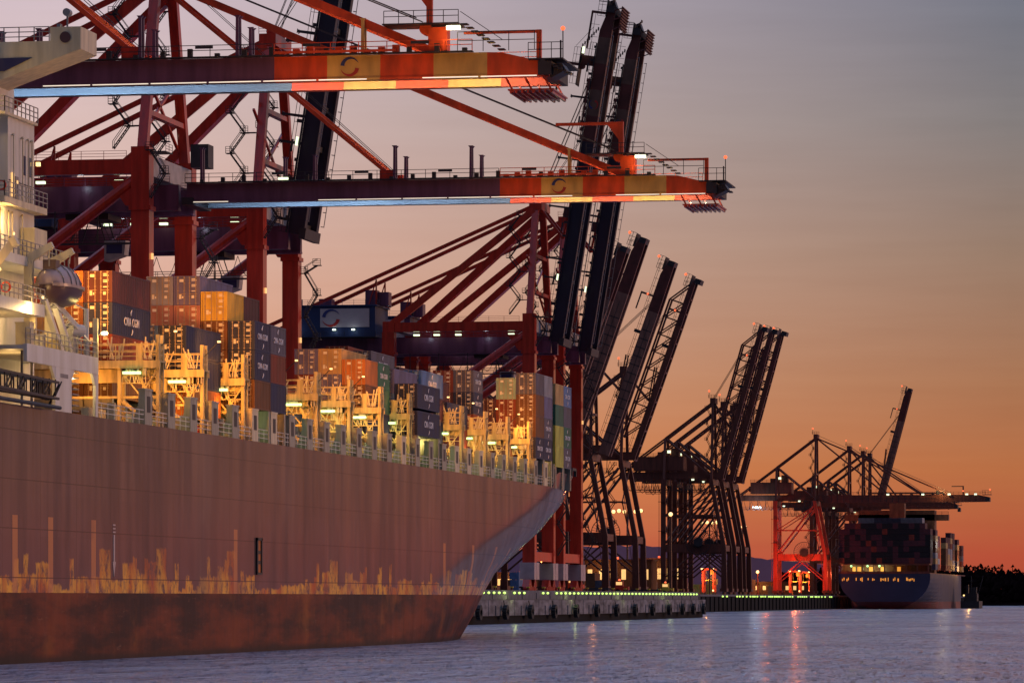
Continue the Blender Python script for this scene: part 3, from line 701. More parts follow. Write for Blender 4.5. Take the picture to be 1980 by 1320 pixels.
    for i in range(n):
        a0, a1 = 2 * math.pi * i / n, 2 * math.pi * (i + 1) / n
        for r_ in (2.0, 4.7): b.bar((cx + r_ * math.cos(a0), -HW - 1.2, cz + r_ * math.sin(a0)), (cx + r_ * math.cos(a1), -HW - 1.2, cz + r_ * math.sin(a1)), .22)
        b.bar((cx + 2.0 * math.cos(a0), -HW - 1.2, cz + 2.0 * math.sin(a0)), (cx + 4.7 * math.cos(a0), -HW - 1.2, cz + 4.7 * math.sin(a0)), .12)
    b.bar((cx, -HW - 1.7, cz), (cx, -HW - .7, cz), 3.6, 3.6, 16)
    b.build('cable_reel', M['black'], t)
    P = boom_frame(raised, MX + 3.2, 49.6 if raised else 50.8, tilt)
    b = nb(P)
    for sy in (-2.7, 2.7):
        b.cut(); gb = -.5 if truss else -2.0
        b.m = 0; b.box(0, bl * .74, sy - .6, sy + .6, gb, 1.4)
        b.m = 1; b.prism([(bl * .74, gb), (bl, gb + .2), (bl, .3), (bl * .93, 1.4), (bl * .74, 1.4)], 'y', sy - .6, sy + .6)
        b.m = 2
        for k in range(0 if truss else 14): b.box(4 + k * 2.8, 4.25 + k * 2.8, sy - .66, sy - .6, gb + .1, 1.3)
        if not truss: b.box(3, bl * .7, sy - .66, sy - .6, -.35, -.2)
    b.m = 0
    for k in range(int(bl / 5)): b.box(k * 5, k * 5 + .6, -2, 2, -.6, .6)
    b.build('boom_girder', [M['mauve'] if (raised and not truss) else M['rust'], M['dred'] if raised else M['rust'], M['black']], t)
    if truss:
        b = nb(P); h = 4.6; n = int(bl * .86 / 6)
        for sy in (-2.7, 2.7):
            b.box(6, bl * .86, sy - .3, sy + .3, 1.4 + h - .3, 1.4 + h + .3)
            for k in range(n):
                s0 = 6 + k * (bl * .86 - 6) / n; s1 = 6 + (k + 1) * (bl * .86 - 6) / n
                b.bar((s0, sy, 1.4 + h), (s1, sy, 1.4), .36); b.bar((s1, sy, 1.4), (s1, sy, 1.4 + h), .36)
            b.bar((bl * .86, sy, 1.4 + h), (bl * .97, sy, 1.2), .45)
        b.build('boom_truss', m if m is not M['fred'] else M['rust'], t)
    b = nb(P); railing_f(b, 2, bl * .98, -3.9, 1.4, 1.3, 2.4, .1); b.box(bl - 3, bl + 1, -3.6, 3.6, 1.3, 1.5); railing_f(b, bl - 3, bl + 1, -3.6, 1.5, 1.8, 1.2, .12)
    b.box(bl - 12, bl - 11.4, -3, -2.4, 1.4, 5.4); b.box(bl - 17, bl - 11.4, -2.9, -2.5, 5, 5.4)
    b.box(bl - 24, bl - 23, -3.2, 3.2, 1.4, 3.4); b.box(bl * .98, bl + .4, -3.4, 3.4, -1.8, .2)
    b.build('boom_walkway', M['black'], t)
    b = nb(P); b.sphere((bl + .5, -3.4, 3.6), .45); b.cut(); b.sphere((bl - 11.6, -3.6, 3.0), .36)
    b.build('beacon', M['lred'], t)
    b = nb(); b.sphere((MX - 1.4, -3, 82.8), .4); b.build('beacon', M['lred'], t)
    b = nb(); b.box(LX + 1, LX + 2.2, -4.9, -4.3, 59.5, 60.5); b.cut(); b.box(MX - 8, MX - 7, -4, -3.5, 49.2, 49.8); b.build('floodlight', M['lcool'], t)
    b = nb()
    for dy in (-2, 0, 2):
        if raised: b.bar((MX, dy, 80), P(bl * .78, dy, 1.6 + (4.6 if truss else 0)), .13)
        else: b.bar((MX, dy, 80), P(bl * .78, dy, 2), .13)
    b.build('hoist_rope', M['rope'], t)
    b = nb()
    for dy in (-2.4, 2.4):
        if raised: b.bar((MX, dy, 78.5), P(bl * .32, dy, 1.6), .4); b.bar(P(bl * .32, dy, 1.6), P(bl * .5, dy, 3.4), .4)
        else: b.bar((MX, dy, 78.5), P(bl * .76, dy, 1.6), .5, .6); b.bar((MX, dy, 78.5), P(bl * .38, dy, 1.6), .4, .5)
    b.build('fore_stay', m if m is not M['fred'] else M['rust'], t)
    if low:
        b = nb(P)
        for s in (30, 46, 58, 66, 70): b.cut(); b.box(s - .6, s + .6, -4.2, -3.6, 1.2, 1.9)
        b.build('boom_lamp', M['lcool'], t)
    return t
def yv(Y, v=-211): return (Y + v * SA) / CA
far = [('second raised boom beyond the twin black ones, cut shorter, with brown box girder', 1246, True, False, 'rust', 19.5, 60),
       ('tallest brown raised boom just right of the twin black booms', 1272, True, False, 'rust', 19.5, 65),
       ('raised brown boom standing alone, third from the twin black booms', 1336, True, False, 'rust', 19.5, 63),
       ('raised boom with lattice chord, rightmost of the four behind the twin black booms', 1398, True, True, 'rust', 19.5, 62),
       ('nearest of three lattice raised booms in the middle distance, left of the trio', 1618, True, True, 'rust', 15.5, 59),
       ('middle one of the three lattice raised booms in the middle distance', 1648, True, True, 'rust', 15.5, 60),
       ('rightmost of the three lattice raised booms in the middle distance', 1676, True, True, 'rust', 15.5, 61),
       ('far crane with glowing red legs and a lowered boom, left of the far ship', 1974, False, False, 'fred', 0, 76),
       ('lowered lattice crane behind the far ship, just right of the red legged crane', 2125, False, True, 'rust', 0, 50),
       ('lowered lattice crane behind the far ship, under the lone raised boom', 2195, False, True, 'rust', 0, 46),
       ('lone far crane with a raised boom above the far ship', 2230, True, False, 'rust', 15.0, 66)]
for lab, Y, ra, tr, mk, tl, bl in far:
    c = far_crane(lab, yv(Y), ra, tr, M[mk], tl, bl, low=(Y == 1974))
    if mk == 'fred':
        for dx_, dy_, e in ((-12, -24, 9000), (4, 22, 9000), (-30, 12, 6000)): lamp('POINT', (dx_, dy_, 10), e * 1.5, (1, .16, .05), c, 1.0)
    if Y == 1974:
        lamp('POINT', (-32, -8, 38), 5000, (.35, .7, 1), c, .8)
        b = MB((0, 0, -QZ)); b.box(-34, -30, -4.9, -4.4, 46.5, 47.0); b.cut(); b.box(-20, -19, -4.9, -4.4, 47, 47.5); b.build('work_lamp', M['lcool'], c)
        lamp('POINT', (53, -6, 49), 2500, (1, .75, .3), c, .8)

# ------------------------------------------------------------------ the near container ship
SH = thing('container_ship', 'huge container ship with rust stained purple brown hull in the foreground', 'ship', (-113, 420, 0))
SO = (113, -420, 0)
def sb(f=None): return MB(SO, f)
def r_of(px):
    q = (px - 990) / 8300; return (SA / CA * 1.0 * CA - CA * q) / (CA + SA * q)
def prof(z):
    """start of taper, length of taper at height z so that the flank's outline passes where it should"""
    tab = [(-2, 874), (0, 889), (2.6, 914), (5.2, 933), (7.8, 957), (10.2, 995), (13.4, 1045), (17, 1086), (20.4, 1106)]
    for (a, pa), (c, pc) in zip(tab, tab[1:]):
        if z <= c: px = pa + (pc - pa) * (z - a) / (c - a); break
    else: px = 1106
    r = r_of(px); L = 128 - 2.4 * z; lo, hi = 300., 700.
    for _ in range(40):
        us = (lo + hi) / 2
        mnr = min((90 + 23 * (i / 60) ** 2.3) / (us + L * i / 60) for i in range(61))
        if mnr > r: lo = us
        else: hi = us
    return us, L
def half(u, z):
    us, L = prof(z)
    if u <= us: return 23.0
    t = min(1, (u - us) / L); return 23.0 * (1 - t ** 2.3)
def hull_end(z): us, L = prof(z); return us + L
zs = [-2, -.5, 0, .5, 1.2, 2.6, 3.9, 5.2, 6.5, 7.8, 9, 10.2, 11.8, 13.4, 15.2, 17, 18.7]
def hull():
    b = sb(); n = 96
    for side in (1, -1):
        pts = []
        for z in zs:
            e = hull_end(z)
            for i in range(n + 1):
                k = i / n
                if k < .25: u = 150 + (400 - 150) * k / .25
                else: kk = (k - .25) / .75; u = 400 + (e - 400) * (1 - (1 - kk) ** 1.3)
                h = half(u, z)
                if u < 190: h *= 1 - .25 * ((190 - u) / 40) ** 2 * max(0, (8 - z) / 10)
                pts.append((-113 + side * h, u, z))
        m = n + 1
        b.add(pts, [(j * m + i, j * m + i + 1, (j + 1) * m + i + 1, (j + 1) * m + i) for j in range(len(zs) - 1) for i in range(n)])
    b.add([(-136, 150, -2), (-90, 150, -2), (-90, 150, 18.7), (-136, 150, 18.7)], [(0, 1, 2, 3)])
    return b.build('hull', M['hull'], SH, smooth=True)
H = hull()
# bulwark of the forecastle
b = sb(); us_, L_ = prof(18.7); e = us_ + L_
for side in (1, -1):
    pts = []; n = 40; u0 = 531
    for i in range(n + 1):
        u = u0 + (e - .2 - u0) * (1 - (1 - i / n) ** 1.3); h = half(u, 18.7); zt = 20.7 if u > u0 + 3 else 18.75 + 1.95 * (u - u0) / 3
        g = min(.7, (u - u0) * .03)
        pts += [(-113 + side * h, u, 18.7), (-113 + side * (h + g), u + g, zt), (-113 + side * (h + g - .35), u + g, zt), (-113 + side * (h - .35), u, 18.7)]
    b.add(pts, [(4 * i + a, 4 * i + 4 + a, 4 * i + 4 + (a + 1) % 4, 4 * i + (a + 1) % 4) for i in range(n) for a in range(4)])
b.build('bulwark', M['hull'], SH, smooth=False)
b = sb()
for u in (548, 551.5, 555, 558.5, 562, 565.5): b.cut(); b.box(-113 + half(u, 17.6) - .3, -113 + half(u, 17.6) + .12, u - .35, u + .35, 18.2, 18.7)
b.cut(); b.bar((-91.4, 553, 20.7), (-91.4, 553, 21.6), .35); b.bar((-91.4, 553, 21.6), (-91.4, 556, 21.6), .35); b.bar((-91.4, 556, 21.6), (-91.4, 556, 20.7), .35)
b.build('fairlead', M['black'], SH)
b = sb(); pts = []
n = 60
P1 = []; P2 = []
for i in range(n + 1):
    u = 151 + (e - 1 - 151) * i / n; h = half(u, 18.6) - .05; P1.append((-113 + h, u)); P2.append((-113 - h, u))
for i in range(n): b.add([(P1[i][0], P1[i][1], 18.55), (P1[i + 1][0], P1[i + 1][1], 18.55), (P2[i + 1][0], P2[i + 1][1], 18.55), (P2[i][0], P2[i][1], 18.55)], [(0, 1, 2, 3)])
b.build('deck', M['deck'], SH)
# draught mark, pilot door recess and rubbing frame on the hull side
b = sb(); b.prism([(325.0, 6.4), (325.5, 7.6), (325.25, 7.6), (325.25, 9.7), (324.85, 9.7), (324.85, 7.6), (324.6, 7.6)], 'x', -90.02, -89.96)
for k in range(3): b.box(-90.02, -89.96, 324.7, 325.4, 9.85 + k * .28, 9.97 + k * .28)
b.build('arrow_mark', M['panel'], SH)
b = sb(); u = 372.2
for a, c, z0, z1 in ((u, u + .35, 7.0, 10.1), (u + 1.65, u + 2, 7.0, 10.1), (u, u + 2, 9.9, 10.15), (u, u + 2, 6.85, 7.05)): b.box(-90.02, -89.84, a, c, z0, z1)
fr = b.build('pilot_door_frame', M['black'], SH)
b = sb(); b.box(-90.02, -89.95, u + .35, u + 1.65, 7.05, 9.9); b.build('pilot_door', M['c_orange'], fr)
b = sb()
for k in range(2): b.cut(); b.box(-89.95, -89.9, u + .45, u + 1.5, 7.8 + k * .9, 8.1 + k * .9)
b.build('door_step', M['black'], fr)

# hatch coaming and deck edge pedestals with rails
b = sb(); b.box(-95.2, -94.6, 334, 548, 18.55, 20.1); b.box(-131.4, -130.8, 334, 548, 18.55, 20.1)
b.build('hatch_coaming', M['steelg'], SH)
def edge_v(u): return -113 + half(u, 18.7)
rp = random.Random(21)
ped = None
for k in range(29):
    u = 335.6 + k * 7.3; ev = min(-90.0, edge_v(u))
    b = MB(); w = 1.15
    b.prism([(-1.15, 0), (-.02, 0), (-.02, 2.75), (-.55, 2.75), (-.6, 1.6)], 'y', -w, w)
    b.box(-.62, .03, -1.22, 1.22, 2.75, 2.9)
    if k % 2: b.box(-2.8, -.85, -.15, .15, 2.0, 2.85)
    o = b.build('stack_pedestal', M['steelg'] if rp.random() < .7 else M['cream'], SH) if True else None
    o.location = (ev + 113, u - 420, 18.7)
    b = MB(); b.box(-.025, .005, -.5, .5, 1.0, 2.3); c = b.build('pedestal_slot', M['black'], o)
b = sb(); prev = None
for k in range(120):
    u = 320 + k * 1.86
    if u > 540: break
    p = (edge_v(u) - .12, u, 18.7)
    b.bar(p, (p[0], p[1], 19.85), .06)
    if prev:
        for dz in (.4, .8, 1.15): b.bar((prev[0], prev[1], prev[2] + dz), (p[0], p[1], p[2] + dz), .055)
    prev = p
b.build('deck_rail', M['white'], SH)
# clutter in the side passage: vents, lockers, hose boxes
rc = random.Random(31)
for k in range(40):
    u = 338 + k * 5.1 + rc.uniform(-.8, .8); x = -92.2 + rc.uniform(-1.6, .4); w = rc.uniform(.25, .6); hh = rc.uniform(.6, 2.2)
    b = sb(); b.box(x - w, x + w, u - w * .8, u + w * .8, 18.55, 18.55 + hh)
    if rc.random() < .5: b.bar((x, u, 18.55 + hh), (x, u, 18.9 + hh), w * 1.9, w * 1.9, 12)
    else: b.box(x - w * .8, x + w * 1.1, u - w * .9, u - w * .8, 18.9, 18.4 + hh)
    b.build('deck_vent', M[rc.choice(['steelg', 'cream', 'white', 'steelg', 'red', 'black'])], SH)
# lashing bridges and hatch covers
def S_bay(j): return 342.6 + 14.6 * j
for j in range(14):
    b = sb(); b.box(-130.6, -94.7, S_bay(j) - .1, S_bay(j) + 12.3, 20.1, 20.24)
    for k in range(6): b.box(-130.6, -94.62, S_bay(j) + k * 2.3, S_bay(j) + k * 2.3 + .2, 19.6, 20.1)
    b.build('hatch_cover', M['deck'], SH)
def lashing(j):
    u = S_bay(j) - 1.3; o0 = min(-90.35, edge_v(u) - .3)
    rj = random.Random(100 + j)
    wide = 4 if j < 13 else 2
    b = sb(); cols = [o0 - .25, o0 - 3.5] + [o0 - 3.5 - 5 * k for k in range(1, 7)]
    base = 18.55
    for i, x in enumerate(cols):
        for du in (-.6, .6): b.box(x - .15, x + .15, u + du - .14, u + du + .14, base, 24.0 if i else 26.3)
    b.box(o0 - 34, o0, u - .95, u - .7, 23.55, 24.2); b.box(o0 - 34, o0, u + .7, u + .95, 23.55, 24.2)
    b.box(o0 - 34, o0, u - .7, u + .7, 24.05, 24.15)
    b.box(o0 - 34, o0 - .3, u - .6, u - .5, 21.1, 21.3)
    b.bar((o0 - 3.2, u - .62, 20.9), (o0 - .6, u - .62, 18.6), .28); b.bar((o0 - 1.8, u - .66, 22.9), (o0 - .4, u - .66, 20.2), .22)
    for z in (19.9, 22.3): b.box(o0 - 3.6, o0 - .2, u - .72, u - .64, z, z + .09)
    b.bar((o0 - 3.4, u - .7, 23.4), (o0 - 1.7, u - .7, 21.3), .12); b.bar((o0 - 1.75, u - .7, 21.3), (o0 - .3, u - .7, 23.4), .12)
    for k in range(12): b.box(o0 - 1.5, o0 - .95, u - .78, u - .72, 18.9 + k * .42, 18.96 + k * .42)
    b.box(o0 - 1.54, o0 - 1.48, u - .8, u - .72, 18.6, 25.4); b.box(o0 - .97, o0 - .91, u - .8, u - .72, 18.6, 25.4)
    # plating with arched opening
    for k in range(1, 5):
        x1 = o0 - 3.8 - 5 * k; x0 = x1 - 4.4
        pts = [(x0, 18.56), (x0 + .5, 18.56), (x0 + .5, 21.6)] + [(x0 + 2.2 + 1.7 * math.cos(R(180 - a)), 21.6 + 1.1 * math.sin(R(a))) for a in range(20, 180, 20)] + [(x1 - .5, 21.6), (x1 - .5, 18.56), (x1, 18.56), (x1, 23.5), (x0, 23.5)]
        b.prism(pts, 'y', u - .35, u - .25)
    b.box(o0 - 3.2, o0 - .5, u - .3, u - .2, 22.9, 23.5); b.box(o0 - 8.3, o0 - 3.8, u - .3, u - .2, 22.4, 23.5)
    br = b.build('lashing_bridge', M['steelc'], SH)
    b = sb(); b.rail([(o0 - 34, u - .9, 24.2), (o0 - .2, u - .9, 24.2)], 1.35, 1.75, .08, 2); b.rail([(o0 - .15, u - .9, 24.2), (o0 - .15, u + .9, 24.2)], 1.35, 1, .08, 3); b.rail([(o0 - 34, u + .9, 24.2), (o0 - .2, u + .9, 24.2)], 1.35, 1.9, .08, 3)
    b.rail([(o0 - 3.2, u - .65, 18.7), (o0 - .4, u - .65, 18.7)], 1.2, .9, .06, 3)
    b.box(o0 - 1.9, o0 - 1.5, u - .98, u - .88, 24.2, 25.5)
    b.build('bridge_rail', M['steelc'], br)
    b = sb()
    for k in range(7):
        for base_x in (o0 - .7, o0 - 3.3):
            x = base_x - k * .16; a = rj.uniform(-.7, .7); l = rj.uniform(1.1, 1.9)
            b.bar((x, u - .8, 24.3), (x + a, u - .8 + rj.uniform(-.2, .2), 24.3 + l), .1)
    for k in range(10):
        x = o0 - rj.uniform(.3, 3.6); b.box(x - .12, x + .12, u - 1.0, u - .8, 23.0, 23.5); b.bar((x, u - .85, 23.1), (x + rj.uniform(-.3, .3), u - .85, 22.3), .06)
    b.build('lashing_rods', M['cream'], br)
    lx = o0 - 2.3
    b = sb(); b.box(lx - .75, lx + .75, u - 1.35, u - 1.05, 23.05, 23.28); b.build('tube_lamp', M['lgreen'], br)
    return u, o0
for j in range(-0, 14):
    u, o0 = lashing(j)
    warm = j < 5
    col = (1, .38, .05) if warm else ((1, .80, .26) if j < 9 else (1, .66, .22))
    lamp('POINT', (o0 - 1.9 + 113, u - 2.6 - 420, 21.6), 260 if warm else 150, col, SH, .25)
    lamp('POINT', (o0 - 6 + 113, u - 2.2 - 420, 22.0), 300 if warm else 150, col, SH, .25)
    lamp('POINT', (o0 - 1.0 + 113, u - 2.2 - 420, 25.6), {0: 90, 12: 300}.get(j, 60 if j < 8 else 35), (1, .38, .05), SH, .2)
    if j < 12: lamp('POINT', (o0 - .9 + 113, u + 4 - 420, 20.8), 60, (.85, 1, .40), SH, .2)

# ---- superstructure
b = sb()
b.box(-134, -95.5, 300, 321.8, 18.55, 35.0); b.box(-130, -95.5, 314.8, 321.8, 35.0, 41.4); b.box(-130, -97.2, 306, 321.0, 35.0, 40.0); b.box(-128, -97.0, 312, 321.4, 41.4, 44.6)
b.build('deckhouse', M['white'], SH)
b = sb()
for z in (37.3,):
    for u in (319.2, 320.8): b.cut(); b.box(-95.52, -95.46, u - .28, u + .28, z, z + 1.5)
b.cut(); b.box(-95.52, -95.45, 315, 321.6, 36.55, 36.62)
b.build('slit_window', M['glass'], SH)
b = sb()
for z, us in ((36.0, (-97.6, -99.5)), (31.2, (-96.7, -99.2)), (27.6, (-97, -99.4)), (24.2, (-97, -99.4)), (33.4, (-97.4, -99))):
    for x in us: b.cut(); b.box(x - .5, x + .5, 299.9 if z < 35 else 305.9, 300 if z < 35 else 306, z - .7, z + .7)
b.cut(); b.box(-95.5, -95.42, 315.6, 316.3, 35.4, 37.2)
b.build('lit_window', M['litwin'], SH)
# bridge wing
b = sb()
b.prism([(-90, 48.2), (-92.4, 48.2), (-92.4, 47.15), (-108, 47.15), (-108, 42.2), (-101, 42.2), (-96.2, 44.3), (-90, 46.5)], 'y', 315.6, 320.1)
b.box(-120, -98, 309, 321, 44.6, 48.0)
wg = b.build('bridge_wing', M['cream'], SH)
b = sb(); b.prism([(-93.8, 45.9), (-97.5, 45.9), (-97.5, 44.9), (-96.0, 44.9)], 'y', 315.5, 315.58); b.build('wing_window', M['glass'], wg)
b = sb(); b.rail([(-108, 315.7, 47.15), (-92.5, 315.7, 47.15)], 1.1, 1.2, .07); b.bar((-91.3, 316.5, 48.2), (-91.3, 316.5, 49.2), .12); b.bar((-91.3, 316.2, 49.4), (-91.3, 316.9, 49.4), .6, .6, 12); b.box(-92.0, -91.7, 316, 316.5, 48.2, 48.5)
b.build('wing_rail', M['galv'], wg)
b = sb(); b.bar((-91.2, 315.58, 47.4), (-91.2, 315.52, 47.4), .85, .85, 18); b.build('wing_emblem', M['boatd'], wg)
# decks with rails
def platform(x0, x1, u0, u1, z, m='white', h=.5):
    b = sb(); b.box(x0, x1, u0, u1, z - h, z); o = b.build('platform_deck', M[m], SH)
    b = sb(); b.rail([(x0, u0, z), (x1, u0, z), (x1, u1, z)], 1.15, 1.1, .07); b.build('platform_rail', M['galv'], o)
    return o
platform(-99, -94.6, 311, 322.3, 35.0, 'cream'); platform(-99, -95.2, 313.0, 321.8, 41.6, 'cream', .2)
platform(-99, -92.6, 300, 320.2, 30.3, 'white', .7); platform(-99, -91.0, 297, 309.4, 26.6, 'white', .9)
b = sb(); b.bar((-95.3, 310.6, 34.3), (-97.6, 310.6, 31.6), .7, .7); b.cut(); b.bar((-92.8, 303, 29.7), (-94.4, 303, 27), .4); b.cut(); b.box(-97.0, -94.4, 318.2, 321.6, 30.3, 33.2)
b.cut(); b.box(-91.6, -91.2, 307.6, 308, 23.3, 26.0); b.cut(); b.box(-91.8, -91.4, 298, 298.5, 19, 29.2); b.cut(); b.box(-92.4, -92.1, 298, 298.5, 19, 29.2)
b.cut(); b.bar((-93.5, 300.6, 27.2), (-91.2, 301.6, 30.6), .5, .6); b.bar((-91.2, 301.6, 30.6), (-90.8, 301.6, 30.8), .7, .7)
b.build('deck_strut', M['cream'], SH)
# side screen at the deck edge
b = sb()
b.box(-90.3, -90.02, 301.5, 320.6, 22.0, 23.3); b.box(-90.28, -90.03, 308.9, 313.3, 18.7, 22.0); b.box(-99, -90.3, 301.5, 320.6, 22.9, 23.2); b.box(-90.28, -90.05, 320.0, 320.6, 18.7, 22.0)
for uu, s_ in ((308.9, -1), (313.3, 1), (320.0, -1)):
    b.prism([(uu, 22.0), (uu + s_ * .9, 22.0), (uu, 21.1)], 'x', -90.27, -90.06)
ss = b.build('side_screen', M['white'], SH)
b = sb()
for k in range(6): b.box(-90.035, -90.0, 310.3 + k * .35, 310.5 + k * .35, 21.25, 21.55)
b.build('screen_plate', M['galv'], ss)
b = sb(); b.rail([(-90.1, 301.5, 23.3), (-90.1, 320.6, 23.3)], 1.15, 1.1, .07)
for uu in (303.5, 306, 315.4): b.bar((-91, uu, 18.6), (-91, uu, 22.9), .16)
for k in range(9): b.box(-91.8, -90.8, 316.2, 318.0, 19.0 + k * .42, 19.08 + k * .42)
b.build('screen_rail', M['galv'], ss)
# winches, cabinets, davit frames above the screen
rg = random.Random(77)
for (x, u, w, d, h, m) in ((-91.0, 304.2, .55, .5, 1.7, 'cream'), (-90.9, 307.5, .4, .4, 1.0, 'galv'), (-91.4, 311.6, .9, .5, .8, 'steelc'), (-91.2, 316.5, .5, .6, 1.9, 'galv'), (-91.6, 318.6, .45, .4, 2.1, 'cream')):
    b = sb(); b.box(x - w, x + w, u - d, u + d, 23.2, 23.2 + h); b.box(x - w - .05, x + w + .05, u - d - .05, u + d + .05, 23.2 + h, 23.3 + h)
    b.bar((x, u - d - .06, 23.6 + h * .3), (x, u - d - .02, 23.6 + h * .3), .4, .4, 10); b.build('deck_cabinet', M[m], SH)
for u in (309.6, 312.2):
    b = sb(); b.bar((-90.5, u + 2.4, 23.3), (-91.1, u, 27.0), .45, .3); b.bar((-90.8, u + 3.4, 23.3), (-91.1, u, 27.0), .12); b.build('davit', M['white'], SH)
rq = random.Random(5)
for (z0, z1, u0, u1) in ((30.3, 34, 301, 319), (35.0, 40, 315.5, 321), (26.6, 29.5, 301, 308)):
    for k in range(4):
        u = rq.uniform(u0, u1); b = sb(); b.bar((-95.3, u, z0), (-95.3, u, z1), .12, .12, 8); b.bar((-95.3, u, z1), (-95.5, u + .6, z1 + .2), .12); b.build('vent_pipe', M['cream'], SH)
for (u, z) in ((304, 30.3), (309.5, 30.3), (317.0, 35.0)):
    b = sb(); b.box(-95.48, -95.42, u - .4, u + .4, z + .1, z + 2.0); o = b.build('door', M['galv'], SH)
    b = sb(); b.box(-95.42, -95.38, u - .15, u + .15, z + 1.4, z + 1.7); b.build('door_window', M['litwin'], o)
for (x, z) in ((-92.9, 31.2), (-91.2, 27.3), (-94.9, 35.8)):
    b = sb(); n = 12; uu = 300.1 if z < 35 else 311.1
    for i in range(n):
        a0, a1 = 2 * math.pi * i / n, 2 * math.pi * (i + 1) / n; b.bar((x + .35 * math.cos(a0), uu, z + .35 * math.sin(a0)), (x + .35 * math.cos(a1), uu, z + .35 * math.sin(a1)), .12)
    b.build('lifebuoy', M['orange'], SH)
# lattice jib of the provision crane
b = sb(); p0 = Vector((-91.2, 311.2, 27.2)); p1 = Vector((-90.6, 319.2, 24.6))
offs = [Vector((0, 0, .45)), Vector((.4, 0, -.3)), Vector((-.4, 0, -.3))]
for o in offs: b.bar(p0 + o, p1 + o, .12)
n = 9
for i in range(n):
    a = p0.lerp(p1, i / n); c = p0.lerp(p1, (i + 1) / n)
    for k in range(3): b.bar(a + offs[k], c + offs[(k + 1) % 3], .07); b.bar(a + offs[k], a + offs[(k + 1) % 3], .07)
b.bar((-90.6, 319.3, 23.2), (-90.6, 319.3, 27.0), .4, .4, 10); b.bar((-90.6, 319.3, 26.9), (-91.2, 311.2, 27.8), .08); b.bar((-91.0, 316, 25.2), (-90.4, 317.4, 25.2), .9, .9, 12)
b.build('provision_jib', M['white'], SH)
# lamp posts on the ship
b = sb(); b.bar((-90.5, 321.6, 18.7), (-90.5, 321.6, 26.4), .35); b.bar((-90.5, 321.6, 25), (-90.0, 321.9, 25.3), .1); lp = b.build('lamp_post', M['cream'], SH)
b = sb(); b.sphere((-89.9, 321.9, 25.25), .3, 8, 6, .6); b.build('lamp_head', M['lcool'], lp)
b = sb()
for p in ((-91.2, 305.6, 25.95), (-97.6, 311.9, 43.6), (-97.0, 313.6, 43.2), (-96.6, 314.2, 33.0), (-95.6, 316.4, 32.6), (-92.8, 303.5, 29.3), (-93.4, 300.5, 29.0), (-94.4, 308.9, 29.3)): b.cut(); b.sphere(p, .17, 8, 6)
b.build('deck_lamp', M['lwarm'], SH)
def sl(x, u, z, e, c, r=.3): lamp('POINT', (x + 113, u - 420, z), e * .8, c, SH, r)
sl(-90.6, 305.3, 26.0, 600, (1, .62, .22)); sl(-96.9, 298.6, 33.0, 900, (1, .55, .16)); sl(-94.6, 312.6, 33.2, 500, (1, .6, .2)); sl(-93.6, 299, 28.6, 700, (1, .55, .16))
sl(-97.4, 311, 43.0, 380, (1, .62, .2)); sl(-89.4, 321.9, 25.2, 320, (1, .68, .2)); sl(-92.6, 306, 21.2, 260, (1, .6, .2)); sl(-91.6, 318.5, 21.3, 260, (1, .7, .3)); sl(-93.0, 312, 25.6, 350, (1, .68, .3)); sl(-94.5, 303, 24.6, 400, (1, .6, .2))
# forward floodlights of the house that light the container ends
b = sb(); b.box(-95.4, -95.1, 321.9, 322.2, 38.3, 38.6); b.cut(); b.box(-97.4, -96.6, 322.1, 322.4, 33.4, 34.0); b.build('floodlight', M['lwarm'], SH)
lamp('SPOT', (-94.6 + 113, 323.2 - 420, 38.0), 42000, (1, .36, .06), SH, .5, (.0, 1, -.12), 60)
lamp('SPOT', (-93.0 + 113, 336 - 420, 30.5), 3500, (1, .42, .08), SH, .4, (-.02, 1, -.02), 100)
for j, e in ((0, 3500), (1, 6500), (3, 2500), (4, 5500), (5, 8000), (8, 4000), (9, 4500), (10, 4500), (11, 6500)):  # extra floodlights, brackets and heads added to brighten the farther door ends
    uu = S_bay(j) - 1.3
    b = sb(); b.bar((-90.5, uu, 25.4), (-89.3, uu, 26.6), .06); fl = b.build('added_lamp_bracket', M['black'], SH)
    b = sb(); b.box(-89.4, -89.15, uu - .1, uu + .05, 26.52, 26.66); b.build('lamp_head', M['lwarm'], fl)
    lamp('SPOT', (-89.2 + 113, uu + .3 - 420, 26.6), e, (1, .34, .05), SH, .3, (-.22, 1, .04), 58)
# gangway stowed along the rail
b = sb()
gx = -89.3
for x in (gx, gx - .8):
    b.bar((x, 292, 20.9), (x, 307.2, 20.7), .18); b.bar((x, 292, 19.7), (x, 307.2, 19.5), .18)
    for k in range(10): u = 292 + k * 1.6; b.bar((x, u, 19.7), (x, u, 20.9), .09); b.bar((x, u, 19.7), (x, u + 1.6, 20.8), .09) if k % 2 else None
b.box(gx - .8, gx, 292, 307.2, 19.45, 19.55)
b.bar((gx, 292, 18.9), (gx, 307.6, 18.85), .3, .3, 8); b.bar((-90, 307, 19.0), (gx, 307.4, 20.6), .14)
b.build('gangway', M['black'], SH)
